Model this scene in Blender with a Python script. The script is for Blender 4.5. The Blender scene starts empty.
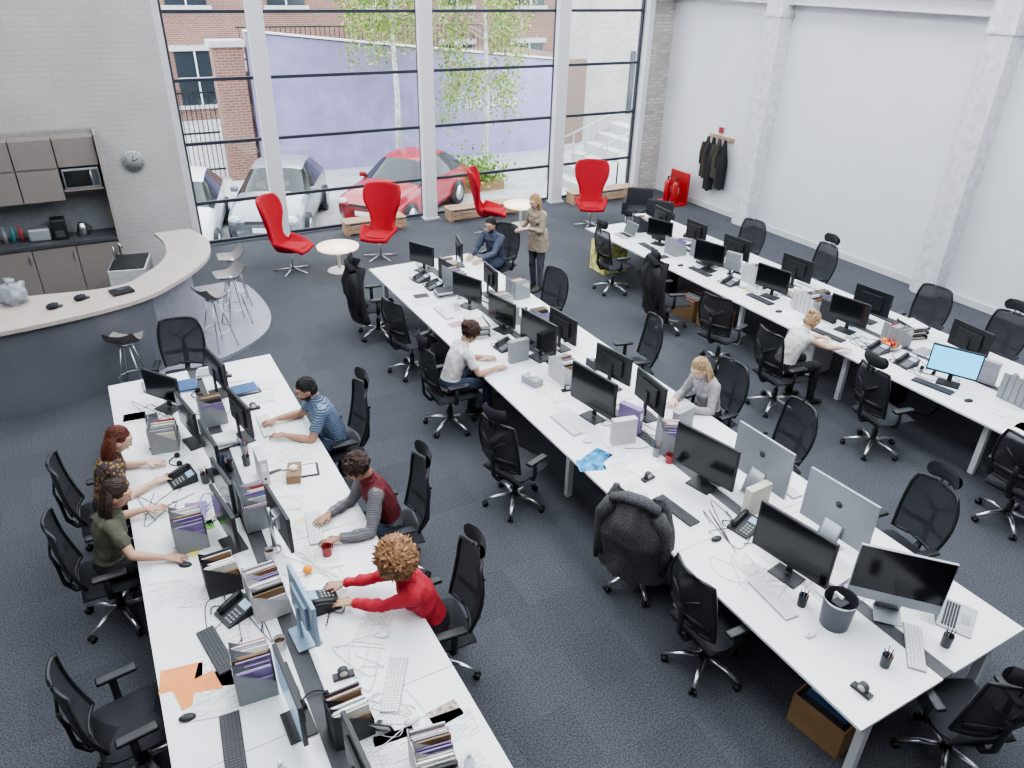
import bpy, bmesh, math, random
import numpy as np
from mathutils import Vector, Matrix, Euler, noise
random.seed(7)
V=Vector
COL=bpy.context.scene.collection
rad=math.radians
# ------------------------------------------------------------ materials
MATS={}
def mat(name,col,rough=.5,metal=0.,var=.08,scale=12.,bump=0.,emit=None,es=0.,alpha=None,coat=0.):
    if name in MATS: return MATS[name]
    m=bpy.data.materials.new(name);m.use_nodes=True;nt=m.node_tree
    b=nt.nodes["Principled BSDF"];b.inputs["Roughness"].default_value=rough;b.inputs["Metallic"].default_value=metal
    if coat: b.inputs["Coat Weight"].default_value=coat
    tc=nt.nodes.new("ShaderNodeTexCoord");n=nt.nodes.new("ShaderNodeTexNoise");n.inputs["Scale"].default_value=scale;n.inputs["Detail"].default_value=4
    nt.links.new(tc.outputs["Object"],n.inputs["Vector"])
    r=nt.nodes.new("ShaderNodeValToRGB");nt.links.new(n.outputs["Fac"],r.inputs["Fac"])
    c=list(col)
    r.color_ramp.elements[0].position=.3;r.color_ramp.elements[1].position=.7
    r.color_ramp.elements[0].color=[max(0,x*(1-var)) for x in c]+[1];r.color_ramp.elements[1].color=[min(1,x*(1+var)) for x in c]+[1]
    nt.links.new(r.outputs["Color"],b.inputs["Base Color"])
    if bump:
        bp=nt.nodes.new("ShaderNodeBump");bp.inputs["Strength"].default_value=bump;bp.inputs["Distance"].default_value=.01
        nt.links.new(n.outputs["Fac"],bp.inputs["Height"]);nt.links.new(bp.outputs["Normal"],b.inputs["Normal"])
    if emit is not None:
        b.inputs["Emission Color"].default_value=list(emit)+[1];b.inputs["Emission Strength"].default_value=es
    if alpha is not None: b.inputs["Alpha"].default_value=alpha
    MATS[name]=m;return m
def nodes(m): return m.node_tree,m.node_tree.nodes["Principled BSDF"]
def brickmat(name,c1,c2,mortar,scale=1.,bump=.5,bw=.225,bh=.075,ms=.012,rough=.8,dirt=.6):
    m=mat(name,c1,rough);nt,b=nodes(m)
    tc=nt.nodes.new("ShaderNodeTexCoord");sp=nt.nodes.new("ShaderNodeSeparateXYZ");cb=nt.nodes.new("ShaderNodeCombineXYZ")
    nt.links.new(tc.outputs["Object"],sp.inputs[0]);nt.links.new(sp.outputs['X'],cb.inputs[0]);nt.links.new(sp.outputs['Z'],cb.inputs[1])
    k=nt.nodes.new("ShaderNodeTexBrick");k.inputs["Scale"].default_value=scale;k.inputs["Brick Width"].default_value=bw;k.inputs["Row Height"].default_value=bh;k.inputs["Mortar Size"].default_value=ms
    k.inputs["Color1"].default_value=list(c1)+[1];k.inputs["Color2"].default_value=list(c2)+[1];k.inputs["Mortar"].default_value=list(mortar)+[1]
    nt.links.new(cb.outputs[0],k.inputs["Vector"])
    n=nt.nodes.new("ShaderNodeTexNoise");n.inputs["Scale"].default_value=1.3;n.inputs["Detail"].default_value=6;nt.links.new(tc.outputs["Object"],n.inputs["Vector"])
    mx=nt.nodes.new("ShaderNodeMix");mx.data_type='RGBA';mx.blend_type='MULTIPLY';mx.inputs[0].default_value=dirt
    r2=nt.nodes.new("ShaderNodeValToRGB");r2.color_ramp.elements[0].position=.3;r2.color_ramp.elements[0].color=(.75,.75,.75,1);r2.color_ramp.elements[1].position=.65;r2.color_ramp.elements[1].color=(1,1,1,1)
    nt.links.new(k.outputs["Color"],mx.inputs[6]);nt.links.new(n.outputs["Fac"],r2.inputs[0]);nt.links.new(r2.outputs[0],mx.inputs[7])
    nt.links.new(mx.outputs[2],b.inputs["Base Color"])
    bp=nt.nodes.new("ShaderNodeBump");bp.inputs["Strength"].default_value=bump;bp.inputs["Distance"].default_value=.01;bp.invert=True
    nt.links.new(k.outputs["Fac"],bp.inputs["Height"]);nt.links.new(bp.outputs["Normal"],b.inputs["Normal"])
    return m
white=mat("desk_white",(.74,.745,.76),.30,var=.015)
wframe=mat("frame_white",(.62,.62,.63),.4,var=.02)
black=mat("black_plastic",(.016,.017,.020),.42)
blackf=mat("black_fabric",(.019,.020,.025),.85,scale=200,bump=.2)
meshm=mat("black_mesh",(.024,.025,.031),.7,scale=300,alpha=.88)
chrome=mat("polished_alu",(.62,.63,.65),.28,1.,var=.03)
silver=mat("silver_alu",(.36,.375,.40),.42,.35,var=.03)
dgrey=mat("dark_grey",(.06,.062,.068),.5)
mgrey=mat("mid_grey",(.25,.26,.27),.5)
lgrey=mat("light_grey",(.5,.5,.5),.5)
screenk=mat("screen_off",(.006,.007,.009),.14,var=.0)
screenb=mat("screen_cyan",(.1,.4,.6),.2,emit=(.10,.60,1.),es=1.2)
screenl=mat("screen_pale",(.2,.28,.38),.2,emit=(.35,.52,.75),es=.3)
whitepl=mat("white_plastic",(.72,.72,.72),.35,var=.02)
paper=mat("paper_plain",(.80,.80,.79),.8,var=.02)
def printed():
    m=mat("paper_print",(.82,.82,.8),.8);nt,b=nodes(m)
    tc=nt.nodes.new("ShaderNodeTexCoord");k=nt.nodes.new("ShaderNodeTexBrick");k.inputs["Scale"].default_value=1.;k.inputs["Brick Width"].default_value=.06;k.inputs["Row Height"].default_value=.014;k.inputs["Mortar Size"].default_value=.0035
    k.inputs["Color1"].default_value=(.30,.31,.34,1);k.inputs["Color2"].default_value=(.70,.70,.70,1);k.inputs["Mortar"].default_value=(.80,.80,.79,1)
    nt.links.new(tc.outputs["Object"],k.inputs["Vector"]);nt.links.new(k.outputs["Color"],b.inputs["Base Color"]);return m
paperp=printed()
def cm(name,c,r=.6): return mat(name,c,r)
cols=[cm("file_blue",(.05,.11,.24)),cm("file_grey",(.3,.3,.33)),cm("file_cream",(.55,.52,.45)),cm("file_purple",(.22,.16,.32)),cm("file_red",(.32,.06,.06)),cm("file_white",(.72,.72,.72)),cm("file_teal",(.06,.22,.25)),cm("file_pink",(.42,.25,.29)),cm("file_brown",(.22,.13,.07)),cm("file_black",(.03,.03,.035))]
muted=[cols[1],cols[2],cols[5],cols[9],cols[1],cols[3],cols[8],dgrey,mgrey,lgrey]
redf=mat("red_upholstery",(.36,.006,.014),.85,scale=60,bump=.1)
redp=mat("red_paint",(.36,.015,.015),.35,coat=.3)
wood=mat("light_wood",(.42,.28,.18),.45,scale=6,var=.2)
cardb=mat("cardboard",(.30,.18,.09),.8)
orange=mat("orange_skin",(.85,.28,.02),.5)
orangef=mat("orange_folder",(.70,.26,.08),.6)
green=mat("green_card",(.22,.60,.12),.6)
# ------------------------------------------------------------ mesh builder
class MB:
    def __init__(s): s.v=[];s.f=[];s.m=[];s.s=[];s.mats=[]
    def mi(s,m):
        if m not in s.mats: s.mats.append(m)
        return s.mats.index(m)
    def add(s,vs,fs,m,sm=False):
        o=len(s.v);s.v+=[V(x) for x in vs];k=s.mi(m)
        for f in fs: s.f.append([i+o for i in f]);s.m.append(k);s.s.append(sm)
    def box(s,c,d,m,rot=None,bev=0.,seg=2):
        bm=bmesh.new();bmesh.ops.create_cube(bm,size=1)
        for v in bm.verts: v.co=V((v.co.x*d[0],v.co.y*d[1],v.co.z*d[2]))
        if bev: bmesh.ops.bevel(bm,geom=bm.edges[:]+bm.verts[:],offset=bev,segments=seg,affect='EDGES',profile=.6)
        R=Euler([rad(a) for a in rot]).to_matrix() if rot else Matrix.Identity(3)
        bm.verts.index_update()
        s.add([R@v.co+V(c) for v in bm.verts],[[v.index for v in f.verts] for f in bm.faces],m,bool(bev) and bev>.012);bm.free()
    def loft(s,P,Rr,m,n=12,side=(1,0,0),sm=True,cap=True):
        P=[V(p) for p in P];vs=[];fs=[]
        for i,p in enumerate(P):
            a=P[max(0,i-1)];b=P[min(len(P)-1,i+1)];t=(b-a)
            t=t.normalized() if t.length>1e-9 else V((0,0,1))
            h=V(side);sd=h-t*h.dot(t)
            if sd.length<.15: h=V((0,1,0)) if abs(t.y)<.9 else V((0,0,1));sd=h-t*h.dot(t)
            sd.normalize();ot=t.cross(sd)
            r=Rr[i] if isinstance(Rr,(list,tuple)) else Rr
            if not isinstance(r,(list,tuple)): r=(r,r)
            for k in range(n):
                A=2*math.pi*k/n;vs.append(p+sd*r[0]*math.cos(A)+ot*r[1]*math.sin(A))
        for i in range(len(P)-1):
            for k in range(n): fs.append([i*n+k,i*n+(k+1)%n,(i+1)*n+(k+1)%n,(i+1)*n+k])
        if cap: fs.append(list(range(n))[::-1]);fs.append([(len(P)-1)*n+k for k in range(n)])
        s.add(vs,fs,m,sm)
    def cyl(s,p0,p1,r0,m,r1=None,n=14): s.loft([p0,p1],[r0,r0 if r1 is None else r1],m,n)
    def sph(s,c,r,m,n=12,frame=None,nz=0.,nf=6.,sm=True):
        if not isinstance(r,(list,tuple)): r=(r,r,r)
        vs=[];fs=[];k=n;R=frame or Matrix.Identity(3);c=V(c)
        for i in range(k+1):
            th=math.pi*i/k
            for j in range(2*k):
                ph=math.pi*j/k;d=V((math.sin(th)*math.cos(ph),math.sin(th)*math.sin(ph),math.cos(th)))
                q=1+(nz*noise.noise(d*nf+c*3) if nz else 0)
                if nz: q+=nz*.6*noise.noise(d*nf*2.3+c*5)
                vs.append(R@V((d.x*r[0]*q,d.y*r[1]*q,d.z*r[2]*q))+c)
        for i in range(k):
            for j in range(2*k): fs.append([i*2*k+j,(i+1)*2*k+j,(i+1)*2*k+(j+1)%(2*k),i*2*k+(j+1)%(2*k)])
        s.add(vs,fs,m,sm)
    def prism(s,pts,z0,z1,m,sm=False):
        n=len(pts);vs=[(p[0],p[1],z0) for p in pts]+[(p[0],p[1],z1) for p in pts]
        fs=[list(range(n))[::-1],list(range(n,2*n))]+[[i,(i+1)%n,n+(i+1)%n,n+i] for i in range(n)]
        s.add(vs,fs,m,sm)
    def grid(s,fn,nu,nv,m,sm=True):
        vs=[fn(i/nu,j/nv) for j in range(nv+1) for i in range(nu+1)]
        fs=[[j*(nu+1)+i,j*(nu+1)+i+1,(j+1)*(nu+1)+i+1,(j+1)*(nu+1)+i] for j in range(nv) for i in range(nu)]
        s.add(vs,fs,m,sm)
    def mesh(s,name):
        me=bpy.data.meshes.new(name);me.from_pydata([tuple(v) for v in s.v],[],s.f)
        for m in s.mats: me.materials.append(m)
        me.polygons.foreach_set("material_index",s.m);me.polygons.foreach_set("use_smooth",s.s);me.update();return me
def place(me,name,loc=(0,0,0),rz=0.,sc=1.,parent=None):
    if isinstance(me,MB): me=me.mesh(name)
    o=bpy.data.objects.new(name,me);COL.objects.link(o);o.location=loc;o.rotation_euler=(0,0,rad(rz));o.scale=(sc,sc,sc)
    if parent: o.parent=parent
    return o
# ------------------------------------------------------------ camera
f_,th,az,ro=746.36,rad(29.038),rad(29.645),rad(1.407)
F=V((math.sin(az)*math.cos(th),math.cos(az)*math.cos(th),-math.sin(th)))
R0=V((math.cos(az),-math.sin(az),0));U0=R0.cross(F)
R_=R0*math.cos(ro)+U0*math.sin(ro);U_=-R0*math.sin(ro)+U0*math.cos(ro)
cd=bpy.data.cameras.new("camera");cam=bpy.data.objects.new("camera",cd);COL.objects.link(cam)
cam.matrix_world=Matrix(((R_.x,U_.x,-F.x,0),(R_.y,U_.y,-F.y,0),(R_.z,U_.z,-F.z,4.8),(0,0,0,1)))
cd.sensor_width=36;cd.lens=36*f_/1024;cd.clip_end=300;bpy.context.scene.camera=cam
# ------------------------------------------------------------ room shell
def carpet():
    m=mat("carpet_tiles",(.05,.055,.068),.95);nt,b=nodes(m)
    tc=nt.nodes.new("ShaderNodeTexCoord");k=nt.nodes.new("ShaderNodeTexBrick");k.offset=.5
    k.inputs["Scale"].default_value=1.;k.inputs["Brick Width"].default_value=.5;k.inputs["Row Height"].default_value=.5;k.inputs["Mortar Size"].default_value=.0015;k.inputs["Bias"].default_value=0
    k.inputs["Color1"].default_value=(.056,.059,.070,1);k.inputs["Color2"].default_value=(.070,.073,.085,1);k.inputs["Mortar"].default_value=(.05,.053,.062,1)
    nt.links.new(tc.outputs["Object"],k.inputs["Vector"])
    n=nt.nodes.new("ShaderNodeTexNoise");n.inputs["Scale"].default_value=80;n.inputs["Detail"].default_value=3;nt.links.new(tc.outputs["Object"],n.inputs["Vector"])
    r=nt.nodes.new("ShaderNodeValToRGB");r.color_ramp.elements[0].color=(.5,.5,.5,1);r.color_ramp.elements[1].color=(1.5,1.5,1.5,1);r.color_ramp.elements[0].position=.35;r.color_ramp.elements[1].position=.68
    nt.links.new(n.outputs["Fac"],r.inputs[0])
    mx=nt.nodes.new("ShaderNodeMix");mx.data_type='RGBA';mx.blend_type='MULTIPLY';mx.inputs[0].default_value=1
    nt.links.new(k.outputs["Color"],mx.inputs[6]);nt.links.new(r.outputs[0],mx.inputs[7]);nt.links.new(mx.outputs[2],b.inputs["Base Color"])
    bp=nt.nodes.new("ShaderNodeBump");bp.inputs["Strength"].default_value=.4;bp.inputs["Distance"].default_value=.005;nt.links.new(n.outputs["Fac"],bp.inputs["Height"]);nt.links.new(bp.outputs[0],b.inputs["Normal"])
    return m
wallw=mat("painted_wall",(.70,.705,.74),.75,scale=1.2,var=.035,bump=.08)
walld=mat("low_bounce_grey",(.12,.115,.115),.8,scale=3)  # dark grey on unseen walls and ceiling, chosen to cut bounced light
wallb=brickmat("painted_brick",(.47,.45,.44),(.45,.43,.42),(.43,.41,.40),bump=.15)
wallbr=brickmat("worn_brick",(.60,.57,.54),(.42,.36,.31),(.42,.40,.38),bump=.8,ms=.015)
pilm=mat("pillar_paint",(.62,.62,.645),.7,scale=9,var=.14,bump=.6)
XL,XR,YN,YB,HH=-6.,12.5,-3.,15.,7.4
def slab(name,c,d,m):
    b=MB();b.box((0,0,0),d,m);return place(b,name,c)
slab("floor",((XL+XR)/2,(YN+YB)/2,-.1),(XR-XL,YB-YN+.4,.2),carpet())
slab("wall_left",(XL-.1,(YN+YB)/2,HH/2),(.2,YB-YN,HH),walld)
slab("wall_near",((XL+XR)/2,YN-.1,HH/2),(XR-XL,.2,HH),walld)
slab("wall_right",(XR+.1,(YN+YB)/2+.2,HH/2),(.2,YB-YN+.4,HH),wallw)
b=MB();b.box((0,0,0),(7.36,1.4,HH),wallb);place(b,"wall_back_left",(XL+3.68,14.5,HH/2))
b=MB();b.box((0,0,0),(.62,.5,HH),wallbr);place(b,"wall_back_right",(12.2,15.1,HH/2))
slab("wall_back_lintel",(6.6,15.15,6.9),(10.6,.3,1.0),wallw)
b=MB();SK=[(-4.,-1.2),(.8,3.6),(5.4,8.2),(9.6,11.8)]
xs=[XL];[xs.extend(s_) for s_ in SK];xs.append(XR)
for i in range(0,len(xs),2): b.box(((xs[i]+xs[i+1])/2,6,HH+.1),(xs[i+1]-xs[i],18.4,.2),walld)
for y in (-2.2,14.2): b.box((3.25,y,HH+.1),(18.5,1.6,.19),walld)
place(b,"ceiling")
for y in (11.55,7.1,2.6):
    b=MB();b.box((0,0,HH/2),(.34,.40,HH),pilm,bev=.012);b.box((-.0,.235,HH/2),(.2,.07,HH),pilm);b.box((0,0,4.15),(.38,.46,.06),pilm);place(b,"trim_pillar",(12.33,y,0))
b=MB()
b.box((0,0,0),(.2,18,.03),wframe);b.box((.0,0,.26),(.2,18,.03),wframe);b.box((.04,0,.13),(.02,18,.26),wframe);place(b,"trim_beam",(12.4,6,4.35))
b=MB();b.box((0,0,0),(.03,17,.12),wframe);place(b,"baseboard_right",(12.48,6,.06))
fr=mat("window_frame",(.03,.035,.05),.4)
def glassm():
    m=bpy.data.materials.new("window_glass");m.use_nodes=True;nt=m.node_tree;nt.nodes.clear()
    o=nt.nodes.new("ShaderNodeOutputMaterial");t=nt.nodes.new("ShaderNodeBsdfTransparent");g=nt.nodes.new("ShaderNodeBsdfGlossy");mx=nt.nodes.new("ShaderNodeMixShader")
    g.inputs["Roughness"].default_value=.02;mx.inputs[0].default_value=.06;t.inputs[0].default_value=(.96,.98,.98,1)
    nt.links.new(t.outputs[0],mx.inputs[1]);nt.links.new(g.outputs[0],mx.inputs[2]);nt.links.new(mx.outputs[0],o.inputs[0]);return m
glass=glassm()
cx=[1.5,3.1,6.3,9.5,11.8]
for i in range(4):
    a=cx[i]+.1;c=cx[i+1]-.1;b=MB();w=c-a
    for z in [.06,.82,1.9,2.98,4.06,5.14,6.22]: b.box((0,0,z),(w,.06,.055),fr)
    for x in (-w/2,w/2): b.box((x,0,3.2),(.05,.07,6.4),fr)
    b.add([(-w/2,0,0),(w/2,0,0),(w/2,0,6.4),(-w/2,0,6.4)],[[0,1,2,3]],glass)
    place(b,"window_%d"%(i+1),((a+c)/2,15.0,0))
for x in cx:
    b=MB();ww=.28 if x not in(1.5,11.8) else .14
    b.box((0,0,3.2),(ww,.16,6.4),wframe,bev=.01);b.box((0,.1,3.2),(ww*.5,.1,6.4),wframe);b.box((0,0,.02),(ww+.06,.24,.04),wframe);place(b,"trim_mullion",(x,14.86,0))
# ------------------------------------------------------------ exterior
pave=mat("paving",(.42,.42,.43),.9,scale=2,var=.15)
b=MB();b.box((0,0,0),(80,60,.2),pave);place(b,"courtyard_ground",(10,45.4,-.95))
purple=mat("purple_render",(.34,.30,.50),.9,scale=1.5,var=.12)
redbrick=brickmat("red_brick",(.30,.13,.09),(.22,.10,.08),(.3,.26,.23),bump=.4)
b=MB()
vs=[(4.6,0,-.85),(14.8,0,-.85),(14.8,0,2.1),(8.,0,2.75),(4.6,0,3.1)];n=5
b.add([V(v) for v in vs]+[V(v)+V((0,.3,0)) for v in vs],[[0,1,2,3,4],[9,8,7,6,5]]+[[i,5+i,5+(i+1)%5,(i+1)%5] for i in range(5)],purple)
for (x0,z0,x1,z1) in ((4.6,3.1,8.,2.75),(8.,2.75,14.8,2.1)):
    b.loft([(x0,.15,z0+.04),(x1,.15,z1+.04)],[(.22,.05)]*2,mat("coping",(.5,.48,.46),.8),n=4,side=(0,1,0),sm=False)
place(b,"purple_boundary_wall",(0,23.6,0))
b=MB();b.box((0,0,5),(40,8,12),redbrick)
wd=mat("dark_window",(.03,.04,.05),.1)
for i in range(10):
    for z in (1.6,5.2):
        x=-17+i*3.8;b.box((x,-4.02,z),(1.5,.1,2.),wd);b.box((x,-4.05,z-1.08),(1.8,.2,.14),lgrey)
        b.box((x,-4.05,z+1.1),(1.8,.2,.2),lgrey);b.box((x,-4.08,z),(.06,.06,2.),whitepl);b.box((x,-4.08,z),(1.5,.06,.06),whitepl)
place(b,"brick_building",(14,38,-.85))
b=MB();b.box((0,0,1.6),(.8,.6,4.),redbrick);b.box((0,0,3.7),(.95,.75,.16),lgrey);place(b,"brick_gate_pier",(4.05,23.7,-.85))
b=MB()
for i in range(26): x=-2.6+i*.13;b.box((x,0,1.25),(.022,.022,2.5),black)
for z in (.25,1.3,2.4): b.box((-1,0,z),(3.4,.04,.05),black)
place(b,"iron_gate",(2.9,24.,-.85))
b=MB()
for i in range(60): b.box((i*.16,0,.5),(.02,.02,1.),black)
b.box((4.7,0,1.),(9.6,.04,.04),black);b.box((4.7,0,.08),(9.6,.04,.04),black);place(b,"railing_fence",(5.,26.5,2.05))
b=MB();b.box((0,0,0),(12,5,2.9),mat("raised_bed",(.2,.15,.12),.9));place(b,"raised_terrace",(10.5,26.6,.6))
b=MB()
for i in range(6): b.box((i*.45,0,.1+i*.13),(.5,1.8,.22+i*.26),lgrey)
for s_ in (-.9,.9):
    b.cyl((-.2,s_,1.0),(2.5,s_,1.9),.025,silver);b.cyl((-.2,s_,.6),(2.5,s_,1.5),.02,silver)
    for i in range(4): b.cyl((-.2+i*.9,s_,0),(-.2+i*.9,s_,1.0+i*.3),.02,silver)
place(b,"outdoor_steps",(12.6,19.,-.85))
b=MB();b.box((0,0,2.6),(9,.4,7),brickmat("pale_brick",(.45,.43,.42),(.36,.34,.33),(.4,.39,.38)));b.box((-1,-.22,2),(1.4,.05,2.2),wd);place(b,"pale_building",(20.2,24.4,-.85))
def tree(name,loc,h,seed,nl=150,lo=.3):
    rnd=random.Random(seed);b=MB();bark=mat("birch_bark",(.6,.58,.54),.8,scale=8,var=.4)
    leafs=[mat("leaf_green_a",(.13,.25,.04),.6),mat("leaf_green_b",(.25,.37,.07),.6),mat("leaf_yellow",(.45,.45,.12),.6)]
    b.loft([(0,0,0),(.05,.02,h*.35),(-.03,0,h*.7),(0,0,h)],[.10,.08,.05,.015],bark,n=8)
    for i in range(38):
        z=h*(lo+(.98-lo)*rnd.random());a=rnd.random()*6.28;L=.5+.9*rnd.random()*(1.2-abs(z/h-.6))
        p0=V((0,0,z));p1=p0+V((math.cos(a)*L*.6,math.sin(a)*L*.6,.3*L));p2=p0+V((math.cos(a)*L,math.sin(a)*L,.0));p3=p2+V((math.cos(a)*.12,math.sin(a)*.12,-.9*L))
        b.loft([p0,p1,p2,p3],[.020,.012,.008,.004],bark,n=5)
        for k in range(nl):
            t=rnd.random();q=(p1.lerp(p2,t*2) if t<.5 else p2.lerp(p3,t*2-1))+V((rnd.gauss(0,.15),rnd.gauss(0,.15),rnd.gauss(0,.22)-.1))
            d=V((rnd.gauss(0,1),rnd.gauss(0,1),rnd.gauss(0,1))).normalized()*.05;e=d.cross(V((rnd.gauss(0,1),rnd.gauss(0,1),rnd.gauss(0,1)))).normalized()*.035
            b.add([q-d,q+e,q+d,q-e],[[0,1,2,3]],leafs[rnd.choice([0,1,1,2])])
    place(b,name,loc)
tree("birch_tree",(10.9,21.2,-.85),6.6,3,180,.32)
tree("birch_tree",(8.2,21.6,-.85),6.8,9,150,.62)
rnd=random.Random(4);b=MB()
for i in range(1400):
    q=V((rnd.gauss(0,.5),rnd.gauss(0,.2),.15+abs(rnd.gauss(0,.35))));d=V((rnd.gauss(0,1),rnd.gauss(0,1),rnd.gauss(0,1))).normalized()*.07;e=d.cross(V((rnd.gauss(0,1),rnd.gauss(0,1),1))).normalized()*.04
    b.add([q-d,q+e,q+d,q-e],[[0,1,2,3]],MATS[rnd.choice(["leaf_green_a","leaf_green_b"])])
b.box((0,0,.1),(1.9,.6,.3),cardb);place(b,"shrub_planter",(9.6,19.6,-.83))
fc=bpy.data.curves.new("lettering","FONT");fc.body="Tailor Shop";fc.size=.5;fc.extrude=.01;fc.materials.append(whitepl)
fo=bpy.data.objects.new("wall_lettering",fc);COL.objects.link(fo);fo.location=(11.0,23.57,.75);fo.rotation_euler=(rad(90),0,0)
def car(name,loc,rz,paint):
    b=MB();gl=mat("car_glass",(.02,.025,.03),.05)
    st=[(2.0,.60,.62,.64,.5,0),(1.9,.78,.74,.78,.66,0),(1.2,.84,.86,.93,.72,0),(.75,.85,.92,.98,.72,0),(.1,.86,.95,1.38,.60,1),(-.4,.86,.96,1.46,.60,1),(-1.1,.85,.96,1.43,.58,1),(-1.75,.83,.97,1.06,.62,0),(-1.95,.78,.9,.95,.6,0),(-2.05,.68,.6,.62,.5,0)]
    vs=[]
    for (y,hw,zb,zr,hr,c) in st:
        sec=[(0,.2),(hw*.88,.2),(hw,.38),(hw,(zb+.38)/2+.05),(hw*.97,zb),(hr,zr-.02),(hr*.6,zr+.01),(0,zr+.02)]
        vs.append([V((x,y,z)) for x,z in sec]+[V((-x,y,z)) for x,z in sec[-2:0:-1]])
    n=len(vs[0]);allv=[v for r in vs for v in r];p=[];g=[]
    for i in range(len(st)-1):
        for k in range(n):
            fc=[i*n+k,i*n+(k+1)%n,(i+1)*n+(k+1)%n,(i+1)*n+k]
            cab=st[i][5] or st[i+1][5];both=st[i][5] and st[i+1][5]
            side=k in(4,n-5);top=k in(5,6,n-7,n-6)
            if (side and cab) or (top and cab and not both): g.append(fc)
            else: p.append(fc)
    p.append(list(range(n)));p.append([(len(st)-1)*n+k for k in range(n)][::-1])
    b.add(allv,p,paint,True);b.add(allv,g,gl,True)
    for x in (-.8,.8):
        for y in (1.25,-1.3):
            b.cyl((x-.1,y,.32),(x+.1,y,.32),.32,black,n=20);s_=1 if x>0 else -1;b.cyl((x+s_*.1,y,.32),(x+s_*.115,y,.32),.2,chrome,n=16)
        b.sph((x*.78,1.93,.68),(.14,.06,.08),whitepl,6);b.sph((x*.85,-1.98,.78),(.1,.06,.12),redp,6)
        b.box((x*1.16,.55,1.0),(.16,.1,.12),paint,bev=.02)
        b.box((x*.84,-.42,1.2),(.03,.07,.46),paint,rot=(0,-28 if x>0 else 28,0))
    b.box((0,2.0,.45),(.5,.04,.11),whitepl);b.box((0,1.98,.62),(.8,.05,.07),black)
    place(b,name,loc,rz)
car("red_hatchback_car",(7.1,18.3,-.85),128,mat("car_red",(.36,.012,.028),.25,coat=.6))
car("silver_car",(3.95,18.6,-.85),155,mat("car_silver",(.30,.32,.36),.25,.4,coat=.6))
car("white_car",(1.6,18.2,-.85),165,mat("car_white",(.7,.72,.75),.25,coat=.6))
# ------------------------------------------------------------ bench desks
def bench(name,x0,x1,y0,y1,n):
    b=MB();L=(y1-y0)/n;xc=(x0+x1)/2;hw=(x1-x0)/2
    for i in range(n):
        yc=y0+L*(i+.5)
        for s_ in (-1,1): b.box((s_*(hw/2+.03),yc-y0,.7175),(hw-.06,L-.004,.025),white,bev=.003)
    b.box((0,(y1-y0)/2,.712),(.13,y1-y0-.02,.012),dgrey)
    b.box((0,(y1-y0)/2,.66),(.3,y1-y0-.3,.03),wframe);b.box((0,(y1-y0)/2,.60),(.28,y1-y0-.3,.015),dgrey)
    for i in range(n+1):
        y=.09+i*(y1-y0-.18)/n
        for s_ in (-1,1): b.box((s_*(hw-.22),y,.345),(.06,.06,.69),wframe)
        b.box((0,y,.685),(hw*2-.3,.06,.03),wframe)
    for s_ in (-1,1): b.box((s_*(hw-.3),(y1-y0)/2,.688),(.05,y1-y0-.2,.03),wframe)
    for i in range(n):
        yy=L*(i+.5)
        b.loft([(.05,yy-.2,.59),(.08,yy,.3),(.0,yy+.1,.02),(-.1,yy+.3,.02)],.012,black,n=6)
    return place(b,name,(xc,y0,0))
bench("bench_desk",-.34,1.40,1.45,8.32,4)
bench("bench_desk",3.42,5.17,1.53,10.55,5)
bench("bench_desk",7.65,9.40,1.50,10.85,5)
TZ=.73
OCC=[]
def free(x,y,r): return all((x-a)**2+(y-c)**2>(r+q)**2 for a,c,q in OCC)
def take(x,y,r): OCC.append((x,y,r))
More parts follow.
